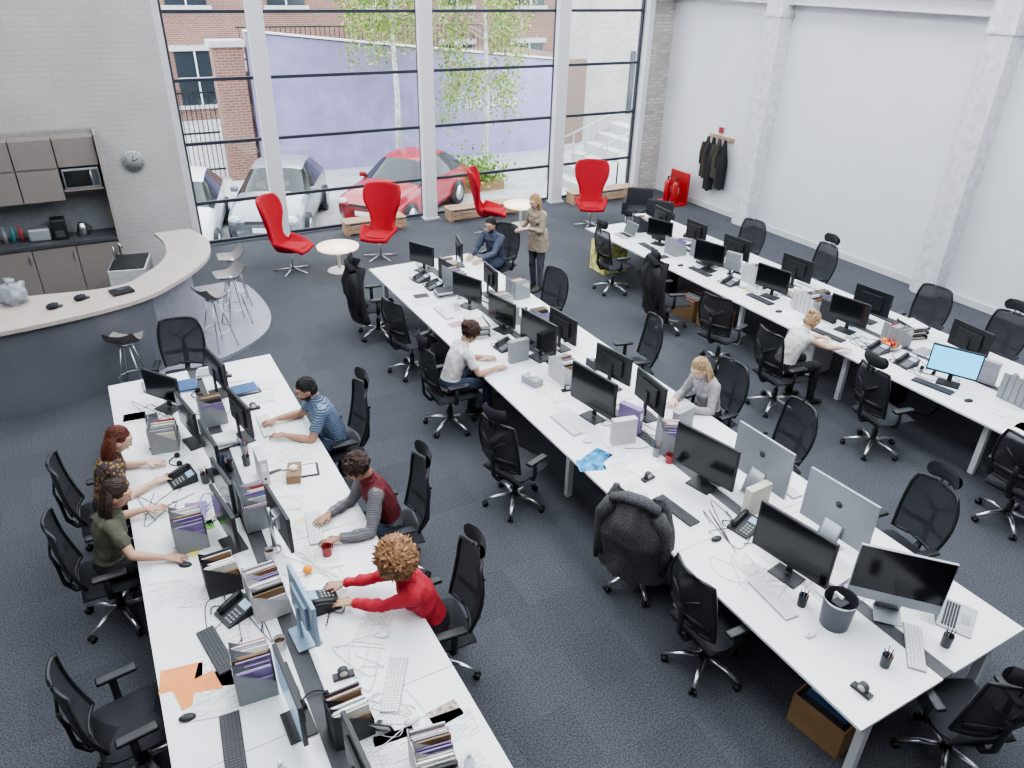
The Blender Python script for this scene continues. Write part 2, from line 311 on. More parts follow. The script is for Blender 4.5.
# ------------------------------------------------------------ office chairs
def chair_mesh(head,arms=True,basem=None,coat=None):
    b=MB();bs=basem or chrome
    for i in range(5):
        a=2*math.pi*i/5+.3;d=V((math.cos(a),math.sin(a),0))
        b.loft([d*.03+V((0,0,.12)),d*.17+V((0,0,.115)),d*.31+V((0,0,.075))],[(.026,.02),(.022,.014),(.016,.01)],bs,n=8,side=(-d.y,d.x,0))
        p=d*.305;t=V((-d.y,d.x,0))
        for q in (-.017,.017): b.cyl(p+t*(q-.009)+V((0,0,.028)),p+t*(q+.009)+V((0,0,.028)),.028,black,n=10)
        b.cyl(p+V((0,0,.03)),p+V((0,0,.075)),.009,black,n=6)
    b.cyl((0,0,.09),(0,0,.26),.03,black);b.cyl((0,0,.26),(0,0,.42),.018,chrome)
    b.box((0,-.02,.425),(.2,.26,.05),black,bev=.015)
    def seat(z,k):
        def fn(u,v):
            x=(u-.5)*2;y=(v-.5)*2;r=(abs(x)**5+abs(y)**5)**.2;s_=1/(max(1,r)) 
            xx=x*s_;yy=y*s_;e=max(abs(xx),abs(yy))
            zz=z-k*.025*e**6-.012*(yy>.5)*(yy-.5)+.008*xx*xx
            return V((xx*.25,yy*.24+.02,zz))
        return fn
    b.grid(seat(.490,1),12,12,blackf);b.grid(lambda u,v:seat(.44,-.6)(1-u,v),12,12,black)
    b.loft([(0,-.22,.464),(0,.26,.464)],[(.245,.026)]*2,blackf,n=20)
    def bk(u,v,off=0):
        w=.215+.035*math.sin(min(1,v*1.25)*math.pi*.8);w=w*(1-.25*max(0,v-.8)/.2*.6)
        x=(u-.5)*2*w;z=.56+.54*v
        y=-.235-.09*v+.05*math.sin(v*math.pi)*-.6+.06*((u-.5)*2)**2-off
        return V((x,y,z))
    b.grid(lambda u,v:bk(u,v),12,12,meshm)
    pr=[bk(0,v/10) for v in range(11)]+[bk(u/10,1)+V((0,0,.012)) for u in range(1,10)]+[bk(1,1-v/10) for v in range(11)]+[bk(1-u/10,0) for u in range(1,10)]
    pr.append(pr[0]);b.loft(pr,.015,black,n=6,cap=False)
    b.loft([bk(.04,.25,.02),bk(.5,.25,.03),bk(.96,.25,.02)],[(.01,.03)]*3,black,n=6,side=(0,1,0))
    b.loft([(0,-.12,.42),(0,-.26,.43),(0,-.32,.52),(0,-.33,.7),(0,-.35,.82)],[(.035,.015),(.035,.018),(.03,.016),(.028,.014),(.02,.01)],black,n=8)
    b.loft([bk(.5,.5,.035),bk(.2,.72,.02)],[.012,.008],black,n=6);b.loft([bk(.5,.5,.035),bk(.8,.72,.02)],[.012,.008],black,n=6)
    if head:
        for s_ in(-.035,.035): b.cyl((s_,-.335,1.06),(s_,-.35,1.18),.008,black,n=6)
        def hd(o): return lambda u,v: V(((u-.5)*.32*(1-.25*(2*v-1)**2),-.345+.05*((u-.5)*2)**2+o*(.02*(1-(2*v-1)**4)),1.14+.14*v))
        b.grid(hd(1),10,6,blackf);b.grid(lambda u,v:hd(-1)(1-u,v),10,6,blackf)
    if arms:
        for s_ in(-1,1):
            b.loft([(s_*.12,-.02,.43),(s_*.27,-.03,.45),(s_*.285,-.03,.52),(s_*.28,-.03,.65)],[(.025,.014)]*4,black,n=8,side=(0,1,0))
            b.box((s_*.275,0.0,.665),(.075,.25,.03),black,bev=.013)
    if coat:
        cmx=coat
        def ct(u,v,k=1):
            a=(u-.5)*2;z=1.13-.80*v
            w=.21+.09*min(1,v*3)+.03*v;y0=-.38-.08*min(1,v*4)+(.08*v*v if v>.5 else 0)
            q=V((a*w,y0+.17*a*a,z));nn=noise.noise(V((a*3,v*2.5,1.7)))*.035+noise.noise(V((a*9,v*3,.2)))*.02
            q.y+=nn;q.z+=(.05*(1-a*a) if v==0 else 0)+(noise.noise(V((a*2.,0,7)))*.08 if v>.9 else 0);return q
        b.grid(ct,20,18,cmx);b.grid(lambda u,v:ct(1-u,v)+V((0,.05,0)),20,18,cmx)
        for s_ in (0,1): b.loft([ct(s_,k/10)+V((0,.02,0)) for k in range(0,11)],[(.03,.045)]*11,cmx,n=8)
        b.loft([V((-.2,-.33,1.10)),V((-.08,-.35,1.16)),V((.08,-.35,1.16)),V((.2,-.33,1.10))],[(.05,.035),(.06,.045),(.06,.045),(.05,.035)],cmx,n=10,side=(0,1,0))
        for s_ in (-1,1): b.loft([V((s_*.20,-.34,1.06)),V((s_*.27,-.32,.92)),V((s_*.29,-.28,.66)),V((s_*.26,-.27,.46))],[.06,.06,.05,.045],cmx,n=9)
    return b.mesh("office_chair")
furg=mat("grey_fur",(.075,.074,.078),.95,scale=90,var=.6,bump=.8)
coatk=mat("black_coat",(.015,.015,.018),.9,scale=40,bump=.5)
CH=chair_mesh(True);CN=chair_mesh(False);CF=chair_mesh(False,False,None,furg);CK=chair_mesh(True,True,None,coatk)
chairs=[(CK,3.24,9.73,-100),(CN,3.24,8.43,-75),(CH,3.12,6.95,-92),(CH,3.08,5.3,-72),(CF,3.50,3.80,-58),(CN,3.40,2.8,-92),
(CH,1.62,6.42,88),(CH,1.64,4.93,84),(CH,1.54,3.74,85),
(CN,-.52,6.32,-90),(CN,-.56,5.48,-88),(CN,-.54,3.92,-82),(CN,-.55,2.8,-100),
(CN,5.20,8.35,100),(CN,5.40,6.5,75),(CN,5.40,5.08,92),(CN,5.38,4.15,80),(CH,5.36,2.68,82),(CH,4.36,1.40,-25),
(CH,7.42,9.65,-95),(CK,7.26,8.0,-110),(CN,7.12,6.72,-75),(CN,6.95,5.5,-96),(CH,7.27,4.28,-100),(CN,7.36,2.75,-80),
(CN,9.56,8.9,100),(CH,9.66,7.5,80),(CN,9.56,5.5,95),(CH,9.60,4.5,90),(CN,9.5,3.6,90),(CN,.45,8.66,165),(CN,5.62,10.45,118)]
for me,x,y,r in chairs: place(me,"office_chair",(x,y,0),r)
# ------------------------------------------------------------ desk equipment
def monitor_mesh(w,h,scr,back=black,kind='m'):
    b=MB();z0=.13
    if kind=='m':
        b.box((0,0,z0+h/2),(w,.03,h),back,bev=.006);b.box((0,-.025,z0+h/2),(w*.6,.03,h*.6),back,bev=.01)
        b.box((0,.0156,z0+h/2+.004),(w-.03,.001,h-.04),scr)
        b.box((0,-.045,.17),(.05,.02,.28),back,bev=.005);b.box((0,-.02,.008),(.24,.17,.014),back,bev=.006)
    elif kind=='arm':
        b.box((0,0,z0+h/2),(w,.03,h),back,bev=.006);b.box((0,.0156,z0+h/2+.004),(w-.03,.001,h-.04),scr);b.box((0,-.03,z0+h/2),(.12,.03,.12),chrome)
        b.cyl((0,-.07,0),(0,-.07,.42),.017,chrome);b.cyl((0,-.07,0),(0,-.07,.02),.05,chrome);b.cyl((0,-.07,z0+h/2),(0,-.03,z0+h/2),.02,chrome)
    else:
        b.box((0,0,z0+h/2),(w,.024,h),back,bev=.006)
        b.box((0,.0125,z0+h/2+.042),(w-.012,.002,h-.098),scr)
        b.cyl((0,-.0122,z0+h/2+.06),(0,-.0135,z0+h/2+.06),.03,dgrey,n=16)
        b.loft([(0,-.012,z0+.12),(0,-.06,.1),(0,-.085,.01)],[(.09,.004)]*3,back,n=8)
        b.box((0,-.01,.005),(.19,.18,.008),back,bev=.003)
    return b.mesh("monitor")
M24=monitor_mesh(.53,.33,screenk);M24l=monitor_mesh(.53,.33,screenl);M24c=monitor_mesh(.53,.33,screenb);M22=monitor_mesh(.48,.30,screenk);MA=monitor_mesh(.53,.33,screenk,black,'arm')
MS=monitor_mesh(.50,.34,screenk,mat("blue_silver",(.22,.30,.38),.4,.3))
IM=monitor_mesh(.62,.47,screenk,silver,'i');IMB=monitor_mesh(.65,.42,screenk,black,'m')
mons=[(M22,.16,7.5,125),(M24,.30,6.72,100),(M24,.76,6.6,-80),(M22,.40,5.50,98),(MA,.70,4.85,-85),(M24,.33,5.05,98),(MS,.62,3.86,-86),(M24l,.36,3.2,92),(M24,.58,2.55,-88),(M24,.40,6.1,96),(M24,.72,7.6,-80),
(M22,4.12,10.1,115),(M22,4.75,10.1,-105),(M24,4.13,8.55,110),(M22,4.62,8.8,-95),(M24,4.18,7.65,100),(IMB,4.2,6.78,98),(M24,4.62,6.9,-85),(IMB,4.0,5.35,98),(M24,4.56,5.12,-95),(M24,4.58,5.80,-80),(IMB,4.22,3.92,102),(IM,4.60,3.62,-88),(IMB,4.02,2.72,99),(IM,4.62,2.82,-86),(IM,4.38,2.08,132),
(M22,8.25,9.55,110),(M22,8.75,9.2,-90),(M22,8.75,10.1,-95),(M24,8.14,8.2,105),(M24,8.7,8.2,-85),(M24,8.2,6.95,100),(M24,8.85,7.1,-85),(M24,8.22,5.65,100),(M24,8.8,5.75,-85),(M24c,8.1,4.1,115),(M24,8.85,4.4,-95),(M24,8.2,2.9,100),(M22,8.75,3.3,-90)]
for me,x,y,r in mons:
    place(me,"all_in_one_computer" if me is IM else "computer_monitor",(x,y,TZ),r);hw_=.3 if me in(IM,IMB) else .24
    for q in (-hw_,-hw_/2,0,hw_/2,hw_): take(x+q*math.cos(rad(r)),y+q*math.sin(rad(r)),.045)
def keyboard_mesh(body,key,w=.43):
    b=MB();b.box((0,0,.008),(w,.12,.012),body,bev=.004);nx=int(w/.0195)
    for j in range(5):
        for i in range(nx): b.box((-w/2+.012+i*(w-.024)/(nx-1),-.045+j*.0225,.017),(.0155,.018,.006),key)
    return b.mesh("keyboard")
KW=keyboard_mesh(silver,whitepl);KB=keyboard_mesh(black,dgrey,.45)
def mouse_mesh(m):
    b=MB();b.sph((0,0,.012),(.03,.052,.02),m,8);b.box((0,.025,.03),(.004,.02,.006),mgrey);return b.mesh("mouse")
MW=mouse_mesh(whitepl);MK=mouse_mesh(black)
for me,x,y,r in [(KW,.99,6.72,88),(KW,.98,4.96,80),(KW,1.00,3.2,60),(KB,0.0,7.24,-90),(KB,.04,4.02,-80),(KB,.0,3.25,-95),(KB,3.80,3.75,-85),(KW,3.70,5.36,-88),(KW,3.76,2.6,-95),(KW,4.3,1.80,40),(KW,4.9,3.6,88),(KW,4.88,2.85,92),
 (KW,3.75,8.5,-90),(KB,8.0,8.2,-90),(KB,7.92,5.65,-85),(KB,7.9,4.15,-80),(KB,8.0,9.5,-95),(KB,8.02,6.95,-90),(KW,9.1,7.0,90),(KB,9.1,4.4,90),(KB,9.08,5.7,90)]:
    place(me,"keyboard",(x,y,TZ),r);[take(x,y+q,.08) for q in(-.16,0,.16)]
for me,x,y in [(MK,-.21,3.56),(MW,1.07,3.62),(MW,1.0,2.9),(MW,3.72,5.0),(MW,3.74,2.22),(MK,7.9,8.55),(MK,7.92,6.5),(MW,9.1,7.45),(MK,-.02,4.98),(MK,3.85,3.3),(MK,7.95,3.75),(MW,4.9,3.2)]:
    place(me,"computer_mouse",(x,y,TZ),random.uniform(60,120));take(x,y,.05)
def laptop_mesh():
    b=MB();b.box((0,0,.008),(.33,.23,.014),silver,bev=.004);b.box((0,-.06,.0155),(.1,.06,.001),mgrey)
    for j in range(5):
        for i in range(13): b.box((-.132+i*.022,0.+j*.019,.0165),(.018,.015,.003),black)
    R=Euler((rad(-18),0,0)).to_matrix();c=V((0,.115,.012))+R@V((0,0,.11))
    b.box(c,(.33,.008,.22),silver,rot=(-18,0,0),bev=.003);b.box(c+R@V((0,-.0048,0)),(.315,.001,.2),screenk,rot=(-18,0,0))
    return b.mesh("laptop")
LP=laptop_mesh()
place(LP,"laptop",(4.82,1.83,TZ),25);place(LP,"laptop",(8.0,10.2,TZ),-90);place(LP,"laptop",(-1.9,10.0,1.112),10)
take(4.82,1.83,.2);take(8,10.2,.18)
def phone_mesh():
    b=MB()
    b.add([(-.1,-.11,0),(.1,-.11,0),(.1,.11,0),(-.1,.11,0),(-.1,-.11,.02),(.1,-.11,.02),(.1,.11,.09),(-.1,.11,.09)],[[3,2,1,0],[4,5,6,7],[0,1,5,4],[1,2,6,5],[2,3,7,6],[3,0,4,7]],black)
    def on(x,y,h=.0): return V((x,y,.02+(y+.11)*.318+h))
    b.box(on(.045,.06,.003),(.09,.06,.004),screenl,rot=(17.6,0,0))
    for j in range(4):
        for i in range(3): b.box(on(.02+i*.028,-.08+j*.026,.004),(.018,.014,.006),mgrey,rot=(17.6,0,0))
    b.loft([on(-.06,-.09,.02),on(-.06,-.05,.035),on(-.06,.05,.035),on(-.06,.09,.02)],[(.026,.018),(.02,.012),(.02,.012),(.026,.018)],black,n=10)
    pts=[V((-.1,-.08,.01))+V((-.04*math.sin(t*.5)-t*.006,.004*math.cos(t*6)+t*.012-.05,.012+.008*math.sin(t*6))) for t in [k*.25 for k in range(60)]]
    b.loft(pts,.004,black,n=5);return b.mesh("desk_phone")
PH=phone_mesh()
for x,y,r in [(.12,6.14,-80),(.22,4.3,-70),(.80,4.10,90),(4.16,3.3,-80),(3.98,7.2,-85),(4.0,9.4,-90),(8.05,7.6,-85),(8.1,5.05,-90),(8.1,4.65,-90),(8.85,8.7,90),(8.9,6.4,90),(8.85,3.7,90),(4.75,6.3,90),(3.95,9.75,-80)]:
    place(PH,"desk_phone",(x,y,TZ),r);take(x,y,.12)
def rack_mesh(seed,n=5,w=.07):
    r=random.Random(seed);b=MB();frm=r.choice([lgrey,mgrey,cols[2],cols[9],mgrey])
    for i in range(n):
        x=(i-(n-1)/2)*w;h=.2+.07*r.random()
        for s_ in(-1,1): b.add([(x+s_*w*.46,-.12,0),(x+s_*w*.46,.12,0),(x+s_*w*.46,.12,h+.05),(x+s_*w*.46,-.12,h*.55)],[[0,1,2,3]],frm)
        b.box((x,-.12,h*.27),(w*.92,.003,h*.54),frm);b.box((x,0,.003),(w*.92,.24,.004),frm);b.box((x,.12,(h+.05)/2),(w*.92,.003,h+.05),frm)
        xx=x-w*.4
        while xx<x+w*.38:
            t=.003+.010*r.random();hh=.17+.09*r.random();m=r.choice(cols+muted+[paper,paper,lgrey,mgrey]);b.box((xx+t/2,r.uniform(-.01,.01),hh/2+.006),(t,.21,hh),m,rot=(0,r.uniform(-3,3),0));xx+=t+.003
    return b.mesh("magazine_file_rack")
RK=[rack_mesh(i,3+i%3) for i in range(6)]
def fit(x,y,r):
    for o in (0,.06,-.06,.12,-.12,.18,-.18,.25,-.25,.32,-.32):
        for ox in (0,.08,-.08,.15,-.15):
            if free(x+ox,y+o-.07,r) and free(x+ox,y+o+.07,r): return x+ox,y+o
    return None
for i,(x,y,r) in enumerate([(.28,4.62,92),(.30,3.62,85),(.98,2.5,80),(.55,7.05,90),(.22,7.05,80),(.6,5.25,90),(.5,2.9,90),(.15,5.25,88),(.6,4.3,92),(4.43,7.3,90),(4.5,8.25,85),(4.3,9.3,95),(4.4,9.75,92),(4.38,4.55,60),(4.22,6.2,90),(4.6,7.5,88),(4.95,8.6,95),(4.3,8.15,92),(8.45,10.3,90),(8.5,8.75,90),(8.45,7.5,90),(8.55,6.3,85),(8.5,5.1,90),(8.45,3.5,88),(8.5,9.8,90),(8.2,9.05,90),(8.3,6.35,90)]):
    q=fit(x,y,.12)
    if q: place(RK[i%6],"magazine_file_rack",(q[0],q[1],TZ),r);take(q[0],q[1]+.07,.12);take(q[0],q[1]-.07,.12)
def stack(seed):
    r=random.Random(seed);b=MB();z=0
    for i in range(r.randint(2,6)):
        t=r.uniform(.006,.028);b.box((r.uniform(-.01,.01),r.uniform(-.01,.01),z+t/2),(.2+r.uniform(-.03,.01),.27+r.uniform(-.04,.01),t),r.choice(muted+[paper,cols[0],paper,cols[4]]),rot=(0,0,r.uniform(-12,12)));z+=t
    return b
def pencup(m,r0=.036,h=.1):
    b=MB();b.loft([(0,0,0),(0,0,h)],[r0*.9,r0],m,n=16,cap=False);b.loft([(0,0,.001),(0,0,.004)],[r0*.9]*2,m,n=16)
    for i in range(6):
        a=i*1.05;b.cyl((math.cos(a)*r0*.3,math.sin(a)*r0*.3,.01),(math.cos(a)*r0*.85,math.sin(a)*r0*.85,h+.04+.01*(i%3)),.0035,[black,cols[0],mgrey,wood,black,cols[4]][i],n=6)
    return b
def mug(m):
    b=MB();b.loft([(0,0,0),(0,0,.09)],[.036,.04],m,n=18,cap=False);b.loft([(0,0,.003),(0,0,.06)],[.034,.036],mat("coffee",(.08,.03,.015),.2),n=16)
    b.loft([V((.038,0,.075)),V((.062,0,.07)),V((.066,0,.045)),V((.056,0,.022)),V((.036,0,.02))],.006,m,n=6,side=(0,1,0));return b
def bottle(m,cap):
    b=MB();b.loft([(0,0,0),(0,0,.14),(0,0,.18),(0,0,.2)],[.032,.032,.014,.013],m,n=14);b.cyl((0,0,.2),(0,0,.222),.016,cap);return b
def tissue():
    b=MB();b.box((0,0,.045),(.12,.23,.09),random.choice(muted),bev=.004);b.sph((0,0,.10),(.035,.03,.03),paper,8,nz=.5);return b
def tray(seed):
    r=random.Random(seed);b=MB();m=r.choice([dgrey,mgrey,cols[5]])
    for k in range(3):
        z=.005+k*.065;b.box((0,0,z),(.25,.33,.004),m)
        for s_ in(-1,1): b.box((s_*.125,0,z+.02),(.004,.33,.04),m);b.cyl((s_*.12,.15,z),(s_*.12,.15,z+.065),.004,m,n=6);b.cyl((s_*.12,-.15,z),(s_*.12,-.15,z+.065),.004,m,n=6)
        b.box((0,0,z+.012+.006*k),(.21,.29,.02),r.choice([paper,paperp,cols[2]]),rot=(0,0,r.uniform(-4,4)))
    return b
def tape():
    b=MB();b.box((0,0,.012),(.055,.14,.022),black,bev=.006);b.cyl((-.02,.0,.045),(.02,0,.045),.035,dgrey,n=16);b.cyl((-.021,0,.045),(.021,0,.045),.026,cols[2],n=16);return b
def headset():
    b=MB();b.loft([V((.08*math.cos(a),.08*math.sin(a),.012)) for a in [math.pi*k/12 for k in range(13)]],.006,black,n=6,side=(0,0,1))
    for s_ in(-1,1): b.cyl((s_*.088,0,.025),(s_*.062,0,.025),.025,blackf,n=12)
    return b
def box_file(seed):
    r=random.Random(seed);b=MB();m=r.choice(muted+[cols[0]]);b.box((0,0,.14),(.075,.25,.28),m,bev=.004);b.box((0,-.126,.2),(.045,.002,.08),paper);b.cyl((0,-.126,.08),(0,-.128,.08),.012,black,n=10);return b
rm_=mat("mug_red",(.34,.03,.04),.3);wm_=mat("mug_white",(.75,.75,.73),.3)
place(mug(rm_),"coffee_mug",(.98,4.60,TZ),30);take(.98,4.6,.06)
b=MB();b.loft([(0,0,0),(0,0,.24)],[.10,.115],mat("wire_mesh",(.10,.10,.12),.4,.6),n=24,cap=False);b.loft([(0,0,.002),(0,0,.01)],[.1,.1],dgrey,n=24);b.loft([(0,0,.235),(0,0,.25)],[.118,.118],chrome,n=24,cap=False);b.box((0,0,.11),(.1,.08,.2),cols[9]);b.box((.03,.04,.12),(.02,.07,.22),paper);WB=b.mesh("wire_bin")
place(WB,"wire_mesh_bin",(3.98,2.22,TZ));place(WB,"wire_mesh_bin",(4.66,2.42,TZ),0,.8);take(3.98,2.2,.13);take(4.66,2.42,.1)
def orange_o():
    b=MB();b.sph((0,0,.036),(.037,.037,.035),orange,10);b.cyl((0,0,.068),(0,0,.073),.004,green,n=5);return b
place(orange_o(),"orange_fruit",(.79,4.47,TZ));take(.79,4.47,.04)
b=MB();b.loft([(0,0,0),(0,0,.02),(0,0,.06)],[.06,.1,.15],wm_,n=20,cap=False);b.loft([(0,0,.002),(0,0,.005)],[.06,.06],wm_,n=16)
for i in range(8): b.sph((.06*math.cos(i*.9),.06*math.sin(i*.9),.06+.015*(i%3)),.036,[orange,redp][i%2],8)
place(b,"fruit_bowl",(8.3,5.05,TZ));take(8.3,5.05,.14)
for x,y in [(-.1,6.5),(-.05,6.12),(-.2,5.75),(-.12,5.05),(1.1,6.4),(1.1,6.8),(1.1,4.7),(1.12,5.02),(.93,3.98),(.93,4.2),(3.7,7.0),(3.7,6.7),(4.9,4.96),(4.9,5.2),(7.8,5.55),(7.8,5.2)]: take(x,y,.10)
rc=random.Random(31);cnt=0
plan=[('book_stack',.15),('letter_tray',.19),('box_file',.12),('tape_dispenser',.07),('headset',.09),('book_stack',.15),('tissue_box',.13),('letter_tray',.19),('pen_cup',.045),('coffee_mug',.055)]
lim={'pen_cup':5,'coffee_mug':4,'drink_bottle':2,'tissue_box':2,'headset':3,'tape_dispenser':4,'box_file':6,'book_stack':12,'letter_tray':4}
for (x0,x1,y0,y1) in [(-.34,1.40,2.2,8.2),(3.42,5.17,1.7,10.4),(7.65,9.40,2.4,10.7)]:
    xc=(x0+x1)/2;used={}
    for k in range(900):
        nm,r=rc.choice(plan+[('drink_bottle',.045)]);big=r>.07
        x=xc+rc.gauss(0,.24) if rc.random()<.85 else rc.uniform(x0+.15,x1-.15);y=rc.uniform(y0,y1)
        if abs(x-xc)>.87-r-.03 or not free(x,y,r): continue
        if abs(x-xc)>.5 and big: continue
        if used.get(nm,0)>=lim[nm]: continue
        used[nm]=used.get(nm,0)+1;cnt+=1;sd=cnt
        ob={'book_stack':lambda:stack(sd),'pen_cup':lambda:pencup(rc.choice([dgrey,mgrey,black])),'coffee_mug':lambda:mug(rc.choice([wm_,wm_,cols[0],rm_])),'drink_bottle':lambda:bottle(mat("water_plastic",(.5,.6,.65),.1,alpha=.45),whitepl),'tissue_box':tissue,'letter_tray':lambda:tray(sd),'tape_dispenser':tape,'headset':headset,'box_file':lambda:box_file(sd)}[nm]()
        place(ob,nm,(x,y,TZ),rc.uniform(-20,20)+rc.choice([0,90]));take(x,y,r)
def sheets(name,lst,m,size=(.21,.297)):
    b=MB()
    for i,(x,y,r) in enumerate(lst): b.box((x,y,TZ+.0015+.0012*(i%5)),(size[0],size[1],.001),m,rot=(0,0,r))
    place(b,name)
pl_=[(.02,3.82,70),(-.16,4.73,100),(-.1,5.9,80),(.95,6.1,95),(1.1,5.95,80),(.85,5.4,70),(1.05,7.3,88),(1.15,7.6,60),(-.1,2.5,90),(.1,2.3,70),(1.2,2.75,85),(3.75,4.47,85),(3.9,4.62,60),(3.6,7.0,95),(3.7,6.7,80),(3.65,9.0,92),(3.7,9.6,70),(4.9,5.05,100),(4.85,6.0,80),(7.85,5.1,90),(7.95,5.3,70),(8.0,3.2,80),(7.85,4.7,95),(7.9,7.6,100),(8.0,8.9,85),(9.15,5.0,85),(9.1,8.6,75),(-.05,7.75,92),(3.6,4.15,90)]
for k in range(44):
    tx=rc.choice([(-.34,1.4,2.3,8.1),(3.42,5.17,1.8,10.3),(7.65,9.4,2.4,10.6)]);s_=rc.choice([-1,1]);pl_.append(((tx[0]+tx[1])/2+s_*rc.uniform(.25,.68),rc.uniform(tx[2],tx[3]),90+rc.gauss(0,18)))
sheets("paper_sheets",pl_[::2],paperp);sheets("loose_papers",[(a+.004,b_,c) for a,b_,c in pl_[1::2]],paperp)
sheets("blank_paper",[(.1,3.75,95),(1.0,5.7,110),(-.12,4.95,75),(3.95,4.4,100),(4.0,4.9,80),(3.8,7.4,100),(8.05,6.4,70),(4.9,6.9,95),(7.9,3.1,95),(.9,7.9,80)],paper)
sheets("orange_notebook",[(-.2,3.9,80),(-.12,3.75,100)],orangef,(.19,.26));sheets("green_cards",[(.12,5.62,60),(.22,5.40,95),(.12,5.35,20),(.02,5.50,40)],green,(.12,.08))
sheets("blue_magazine",[(3.53,4.66,70),(3.66,4.74,110)],mat("blue_print",(.03,.22,.42),.4,scale=14,var=.8),(.19,.26))
sheets("photo_cards",[(1.2,2.85,95)],mat("photo_print",(.3,.25,.22),.4,scale=30,var=.8),(.13,.2))
sheets("sticky_notes",[(-.15,3.78,10),(.06,5.1,40),(8.0,5.5,10),(3.9,6.2,20),(8.1,7.3,10),(.9,5.1,5)],mat("sticky_yellow",(.80,.70,.15),.7),(.075,.075))
sheets("red_leaflet",[(4.80,2.17,30),(9.0,3.2,60)],cols[4],(.1,.2))
sheets("pink_notebook",[(8.1,6.1,80),(3.75,8.1,95)],cols[7],(.15,.21));sheets("dark_notebook",[(3.72,9.2,85),(.88,5.85,92),(9.1,6.3,88),(-.15,7.5,85),(7.9,9.0,92)],cols[9],(.15,.21))
def tablet():
    b=MB();b.box((0,0,.005),(.2,.26,.009),black,bev=.004);b.box((0,0,.010),(.165,.215,.001),paper);return b
place(tablet(),"tablet_computer",(1.12,5.78,TZ+.006),80)
b=MB();b.box((0,.0,.06),(.2,.012,.13),black,rot=(25,0,0),bev=.004);b.box((0,-.007,.063),(.17,.002,.1),paper,rot=(25,0,0));b.box((0,.04,.04),(.03,.1,.006),black,rot=(-35,0,0));place(b,"picture_frame",(.78,2.92,TZ),-35)
def calc():
    b=MB();b.box((0,0,.01),(.1,.15,.018),dgrey,bev=.004);b.box((0,.052,.021),(.08,.026,.002),screenl)
    for j in range(5):
        for i in range(4): b.box((-.033+i*.022,-.06+j*.02,.021),(.015,.012,.004),lgrey)
    return b
place(calc(),"calculator",(.10,2.88,TZ),-70);place(calc(),"calculator",(.0,6.78,TZ),-70)
def cable(name,x,y,m,seed,w=.5,l=.7):
    r=random.Random(seed);b=MB()
    for k in range(3):
        p=[V((x+r.uniform(-w,w)*.5,y+r.uniform(-l,l)*.5,TZ+.004)) for _ in range(5)]
        pts=[]
        for i in range(len(p)-1):
            a=p[max(0,i-1)];c=p[i];d=p[i+1];e=p[min(len(p)-1,i+2)]
            for t in range(8):
                t/=8;pts.append(.5*((2*c)+(d-a)*t+(2*a-5*c+4*d-e)*t*t+(3*c-a-3*d+e)*t**3))
        for q in pts:q.z=TZ+.008
        b.loft(pts,.003,m,n=5)
    place(b,name)
for i,(x,y,m) in enumerate([(.85,3.5,whitepl),(.85,4.5,whitepl),(.15,5.5,black),(.1,7.6,black),(.2,4.2,black),(.0,5.8,black),(.9,3.0,whitepl),(4.1,3.4,black),(4.3,2.5,whitepl),(3.85,2.9,whitepl),(4.2,5.0,black),(8.2,4.4,black),(8.3,7.2,black),(4.3,7.1,black),(8.2,5.3,black),(8.3,9.2,black),(.6,7.3,black),(4.3,8.6,black),(4.6,4.3,black),(8.9,6.0,black)]): cable("desk_cable",x,y,m,i)
def crate(w,d,h,m,fill=True):
    b=MB()
    for s_ in(-1,1): b.box((s_*w/2,0,h/2),(.012,d,h),m);b.box((0,s_*d/2,h/2),(w,.012,h),m)
    b.box((0,0,.01),(w,d,.02),m)
    if fill:
        for i in range(int(w/.03)-1): b.box((-w/2+.03+i*.03,0,h*.45+.02),(.022,d*.8,h*.8+random.uniform(-.03,.05)),random.choice(cols+[paper,cardb]))
    return b
place(crate(.6,.4,.28,cardb),"cardboard_box",(3.95,1.98,0),8)
place(crate(.45,.4,.33,cardb),"cardboard_box",(7.98,8.25,0),10);place(crate(.4,.4,.3,cardb),"cardboard_box",(7.98,7.7,0),-8)
yl=mat("yellow_white_box",(.8,.65,.2),.6,scale=9,var=.6)
b=crate(.5,.45,.55,yl,False);b.box((0,0,.53),(.48,.43,.02),cols[5]);place(b,"packing_box",(7.98,10.55,0),0)
for x,y in ((4.6,9.2),(4.6,6.1),(4.6,3.3),(4.0,7.6),(8.2,6.1)):
    b=MB();b.box((0,0,.29),(.42,.5,.54),wframe,bev=.006)
    for k in range(3): b.box((-.212,0,.12+k*.17),(.006,.46,.155),whitepl);b.box((-.218,0,.17+k*.17),(.01,.12,.012),mgrey)
    place(b,"drawer_pedestal",(x,y,0))
for x,y in ((4.35,4.9),(4.2,8.6),(8.5,5.0),(8.3,9.3)):
    b=MB();b.box((0,0,.22),(.18,.42,.42),black,bev=.006);b.box((-.092,0,.3),(.004,.3,.08),dgrey);place(b,"computer_tower",(x,y,0))
